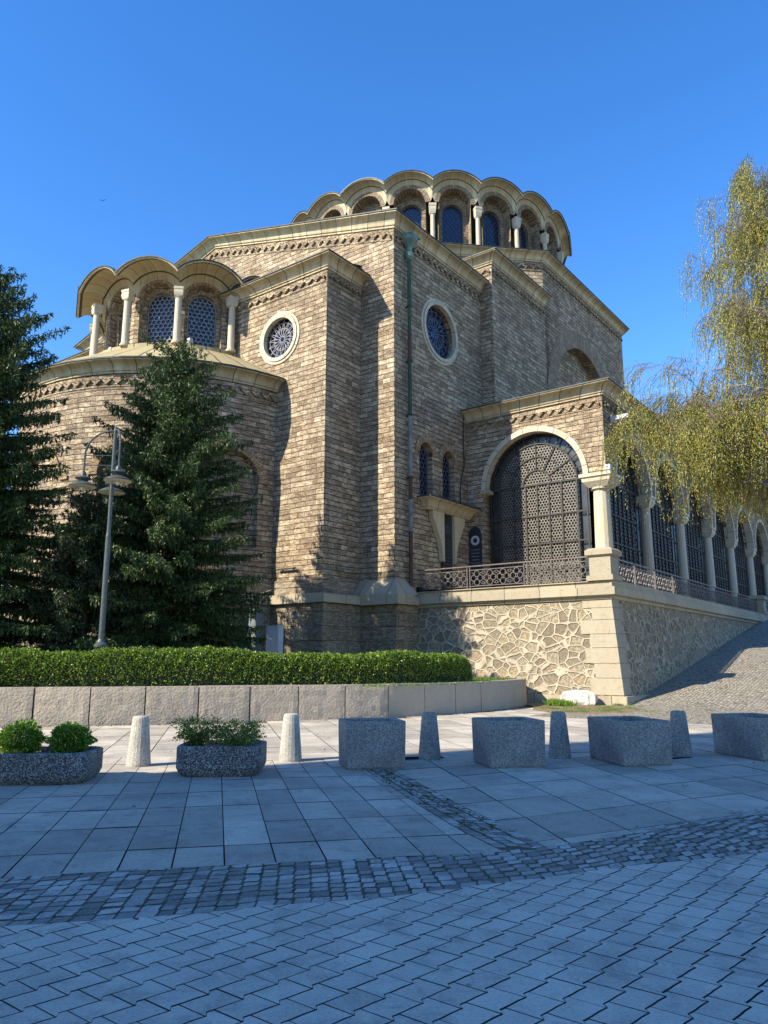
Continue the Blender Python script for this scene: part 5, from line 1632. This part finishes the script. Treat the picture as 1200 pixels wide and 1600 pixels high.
# clipped hedge along the top of the slab wall
def hedge_thing(label, line, W_, H_, z0, seed, dens=1100, end_round=.9, mat='hedge'):
    r = np.random.default_rng(seed)
    P = np.array(line, float); seg = np.linalg.norm(np.diff(P, axis=0), axis=1); cum = np.concatenate([[0], np.cumsum(seg)]); Lt = cum[-1]
    def at(s):
        x = np.interp(s, cum, P[:, 0]); y = np.interp(s, cum, P[:, 1]); e = .05
        dx = np.interp(np.clip(s + e, 0, Lt), cum, P[:, 0]) - np.interp(np.clip(s - e, 0, Lt), cum, P[:, 0]); dy = np.interp(np.clip(s + e, 0, Lt), cum, P[:, 1]) - np.interp(np.clip(s - e, 0, Lt), cum, P[:, 1])
        l = np.hypot(dx, dy); return x, y, dx / l, dy / l
    def section(s, a):
        """rounded box section, a in 0..1 from the front foot over the top to the back foot"""
        k = np.clip(np.minimum(s, Lt - s) / end_round, 0, 1); k = np.sqrt(1 - (1 - k) ** 2)
        h = H_ * (1.07 - .17 * s / Lt + .06 * np.sin(s * .9 + seed) + .035 * np.sin(s * 2.3)) * (.45 + .55 * k); w2 = W_ / 2 * (.2 + .8 * k)
        th = np.pi * a; c = np.cos(th); si = np.sin(th)
        off = -np.sign(c) * np.abs(c) ** .45 * w2; z = np.abs(si) ** .5 * h
        return off, z
    def pt(s, a, dr=0):
        x, y, dx, dy = at(s); o_, z = section(s, a)
        o_ = o_ * (1 + dr); z = z * (1 + dr)
        return np.stack([x - dy * o_, y + dx * o_, z0 + z], -1)
    root = thing('hedge', label, 'hedge', (float(P[0, 0]), float(P[0, 1]), z0)); off_ = np.array([P[0, 0], P[0, 1], z0])
    ns, na = int(Lt / .25) + 2, 14
    S_ = np.linspace(0.01, Lt - .01, ns); A_ = np.linspace(0, 1, na)
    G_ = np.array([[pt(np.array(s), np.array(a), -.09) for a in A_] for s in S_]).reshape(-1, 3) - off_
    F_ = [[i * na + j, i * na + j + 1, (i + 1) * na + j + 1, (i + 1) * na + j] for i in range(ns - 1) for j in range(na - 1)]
    fastmesh('inner_core', G_, np.array(F_), M['hedge_core'], root)  # plain dark body filling the hedge behind its leaves
    n = int(Lt * (W_ + 2 * H_) * dens)
    s = r.uniform(0, Lt, n); a = r.beta(.85, .85, n)
    rough = .045 * np.sin(s * 7 + a * 11) + .03 * np.sin(s * 17 - a * 23) + r.normal(size=n) * .03
    C = pt(s, a, rough * .6 - .03)
    C2 = pt(s, a, .2); Nn = unit(C2 - pt(s, a, -.2))
    D = unit(Nn * .7 + r.normal(size=(n, 3)) * .7)
    Ln = r.uniform(.035, .07, n)
    V, F = blades(C - off_, D, Ln, Ln * .7, seed)
    # shoots standing above the clipped top
    m = int(Lt * 5); s = r.uniform(0.3, Lt - .3, m); c = pt(s, r.uniform(.3, .7, m), 0); CC_ = []; DD_ = []
    for q in c:
        hh = r.uniform(.03, .12)
        for k in range(6): CC_.append(q + np.array([r.normal() * .01, r.normal() * .01, hh * k / 6])); DD_.append([r.normal(), r.normal(), .7])
    V3, F3 = blades(np.array(CC_) - off_, unit(np.array(DD_)), r.uniform(.03, .05, len(CC_)), np.full(len(CC_), .022), seed + 1)
    fastmesh('leaves', np.vstack([V, V3]), np.vstack([F, F3 + len(V)]), M[mat], root)
def inset(pts, d):
    out = []
    for i, p in enumerate(pts):
        a = Vector(pts[max(0, i - 1)]); b_ = Vector(pts[min(len(pts) - 1, i + 1)]); t = (b_ - a).normalized(); out.append((p[0] - t.y * d, p[1] + t.x * d))
    return out
hl = inset([(-10.4, 19.7), (-9.05, 20.05), (-7.09, 20.45), (-5.2, 20.95), (-3.21, 21.6), (-1.8, 22.1), (-.45, 22.65), (.71, 23.3), (2.0, 24.4), (2.9, 25.4), (3.5, 26.2)], 1.0)
hedge_thing('long clipped green hedge along the top of the granite slab wall', hl, 1.3, 1.02, .86, 3)
hl = inset([(-14, 18.3), (-11.5, 19.15), (-9.3, 19.8)], 1.05)
hedge_thing('short end of clipped hedge at the left edge of the photo', hl, 1.2, .95, .86, 9)

def bush(label, c, rx, rz_, n, seed, mat, loose=0.0, ll=(.03, .06), name='shrub', cat='shrub'):
    r = np.random.default_rng(seed)
    root = thing(name, label, cat, c)
    mb = MB()
    for k in range(9):
        a = r.uniform(0, 6.28); mb.tube([(0, 0, -.03), (rx * .3 * math.cos(a), rx * .3 * math.sin(a), rz_ * .8), (rx * .65 * math.cos(a), rx * .65 * math.sin(a), rz_ * 1.4)], [.012, .007, .003], 4)
    mb.build('stems', M['bark'], root)
    d = unit(r.normal(size=(n, 3))); rad = r.uniform(.45, 1.0, n) ** .5
    lump_ = 1 + .13 * np.sin(d[:, 0] * 5 + seed) + .12 * np.sin(d[:, 1] * 7) + .1 * np.sin(d[:, 2] * 9 + seed)
    C = d * (rad * lump_)[:, None] * np.array([rx, rx, rz_]) + np.array([0, 0, rz_ * .95])
    if loose:
        # drooping sprays
        ns = 60; A = r.uniform(0, 6.28, ns); CL_ = []; DL_ = []
        for a in A:
            Ls_ = rx * r.uniform(.8, 1.5); hi = rz_ * r.uniform(.6, 1.9)
            for i in range(26):
                s = i / 26; p = np.array([math.cos(a) * Ls_ * s, math.sin(a) * Ls_ * s, hi * math.sin(s * 2.2) * 1.0]); CL_ += [p + r.normal(size=3) * .018] * 2
                DL_ += [[math.cos(a) + r.normal() * .6, math.sin(a) + r.normal() * .6, r.normal() * .6] for _ in range(2)]
        C = np.vstack([C[:n // 3], np.array(CL_)]); d = np.vstack([d[:n // 3], unit(np.array(DL_))])
    D = unit(d + r.normal(size=d.shape) * .6)
    Ln = r.uniform(ll[0], ll[1], len(C))
    C = C[:, :]; keep = C[:, 2] > -.02 if not loose else C[:, 2] > -.25
    V, F = blades(C[keep], D[keep], Ln[keep], Ln[keep] * (.5 if not loose else .3), seed)
    fastmesh('foliage', V, F, M[mat], root)
bush('round yellow green bush, left one of two in the long planter', (-5.02, 11.0, .34), .30, .21, 6000, 1, 'shrub', cat='bush', name='round_bush')
bush('round bright green bush, right one of two in the long planter', (-4.38, 11.1, .34), .27, .20, 5600, 2, 'shrub', cat='bush', name='round_bush')
bush('dark feathery juniper at the left in the short planter', (-2.74, 11.75, .36), .29, .22, 3600, 3, 'juniper', 1.0, (.03, .06), 'juniper')
bush('juniper with yellow tips hanging over the front of the short planter', (-2.12, 11.55, .36), .30, .20, 3600, 4, 'juniper', 1.0, (.03, .06), 'juniper')
def weeds(name, label, cat, pts, n, h, seed, mat='grass', kind=None, spread=.12):
    r = np.random.default_rng(seed); P = np.array(pts, float)
    i = r.integers(0, len(P), n); C = P[i] + np.column_stack([r.normal(size=(n, 2)) * spread, np.zeros(n)])
    D = unit(np.column_stack([r.normal(size=(n, 2)) * .45, np.ones(n)])); Ln = r.uniform(.4, 1, n) * h
    V, F = blades(C, D, Ln, np.full(n, .012) + h * .04, seed)
    o = fastmesh(name, V, F, M[mat]); tag(o, label, cat, kind=kind); return o
gp = []
for k in range(900):
    t = random.random(); s_ = random.random() ** .5
    a = Vector((3.4, 26.6)).lerp(Vector((5.3, 30.2)), t); b_ = Vector((1.5, 27.5)).lerp(Vector((2.0, 31.0)), t)
    p = a.lerp(b_, s_); gp.append((p.x - .2, p.y + .1, .87))
weeds('grass', 'bright green grass growing in the bed right of the hedge', 'grass', gp, 26000, .16, 4, kind='stuff')
gp = [(x, y, .87) for x, y in ((random.uniform(-14, 3), 0) for _ in range(900)) for y in (random.uniform(22.5 + max(0, x) * 1.0, 27 + x * .1),)]
weeds('grass', 'grass growing behind the hedge under the trees', 'grass', gp, 14000, .15, 6, kind='stuff', spread=.3)
weeds('weed_clump', 'green leafy weeds between the wall end and the marble block', 'weeds', [(6.15, 28.6, 0), (6.3, 28.3, 0), (6.5, 28.0, 0), (6.25, 29.0, 0)], 1500, .32, 7, 'shrub', spread=.13)
weeds('weed_clump', 'small tuft of weeds growing behind the marble block on the plinth', 'weeds', [tuple(W(8.0, .78, .3))], 160, .22, 8, 'shrub', spread=.05)
weeds('weed_clump', 'small weeds at the foot of the terrace corner', 'weeds', [tuple(W(9.95, .75, 0)), tuple(W(9.6, .55, 0))], 260, .14, 9, 'shrub', spread=.08)
weeds('moss', 'thin dry grass and moss scattered on the bare soil patch', 'moss', [(random.uniform(5.3, 8.6), random.uniform(24.8, 28.4), 0.02) for _ in range(60)], 3500, .05, 10, 'grass', kind='stuff', spread=.12)

# leaf litter at the foot of the slab wall, moss in the narrow sett strip
def litter(name, label, pts, n, seed, mat, spread, h=.0):
    r = np.random.default_rng(seed); P = np.array(pts, float); i = r.integers(0, len(P), n)
    C = P[i] + np.column_stack([r.normal(size=(n, 2)) * spread, np.full(n, .004)])
    D = unit(np.column_stack([r.normal(size=(n, 2)), r.uniform(-.05, .25 + h, n)])); Ln = r.uniform(.015, .05, n)
    V, F = blades(C, D, Ln, Ln * .5, seed); o = fastmesh(name, V, F, M[mat]); tag(o, label, name.replace('_', ' '), kind='stuff')
M['moss'] = mat_leaf('dry_moss', [(0, (.05, .05, .02)), (.6, (.09, .10, .03)), (1, (.16, .14, .06))], .9, .05)
M['dead_leaf'] = mat_leaf('dead_leaves', [(0, (.12, .07, .03)), (.6, (.26, .17, .07)), (1, (.40, .30, .12))], .8, .1)
lp = [(p.x + d.y * .0 + .05, p.y - .12 - random.random() ** 2 * .5, 0) for p in along(BW[1:-2], .12) for d in (Vector((0, 0, 0)),)]
litter('leaf_litter', 'dry leaf litter gathered at the foot of the slab wall', lp, 2600, 3, 'dead_leaf', .06)
litter('strip_moss', 'green brown moss and dirt in the joints of the narrow sett strip', [((dl(y) + dr(y)) / 2 + random.uniform(-.2, .2), y, .0) for y in np.linspace(7.8, 12.4, 120)], 700, 5, 'moss', .03, .0)
litter('street_litter', 'few dry leaves scattered over the paving slabs', [(random.uniform(-7, 9), random.uniform(7.4, 20), .0) for _ in range(160)], 260, 6, 'dead_leaf', .05)
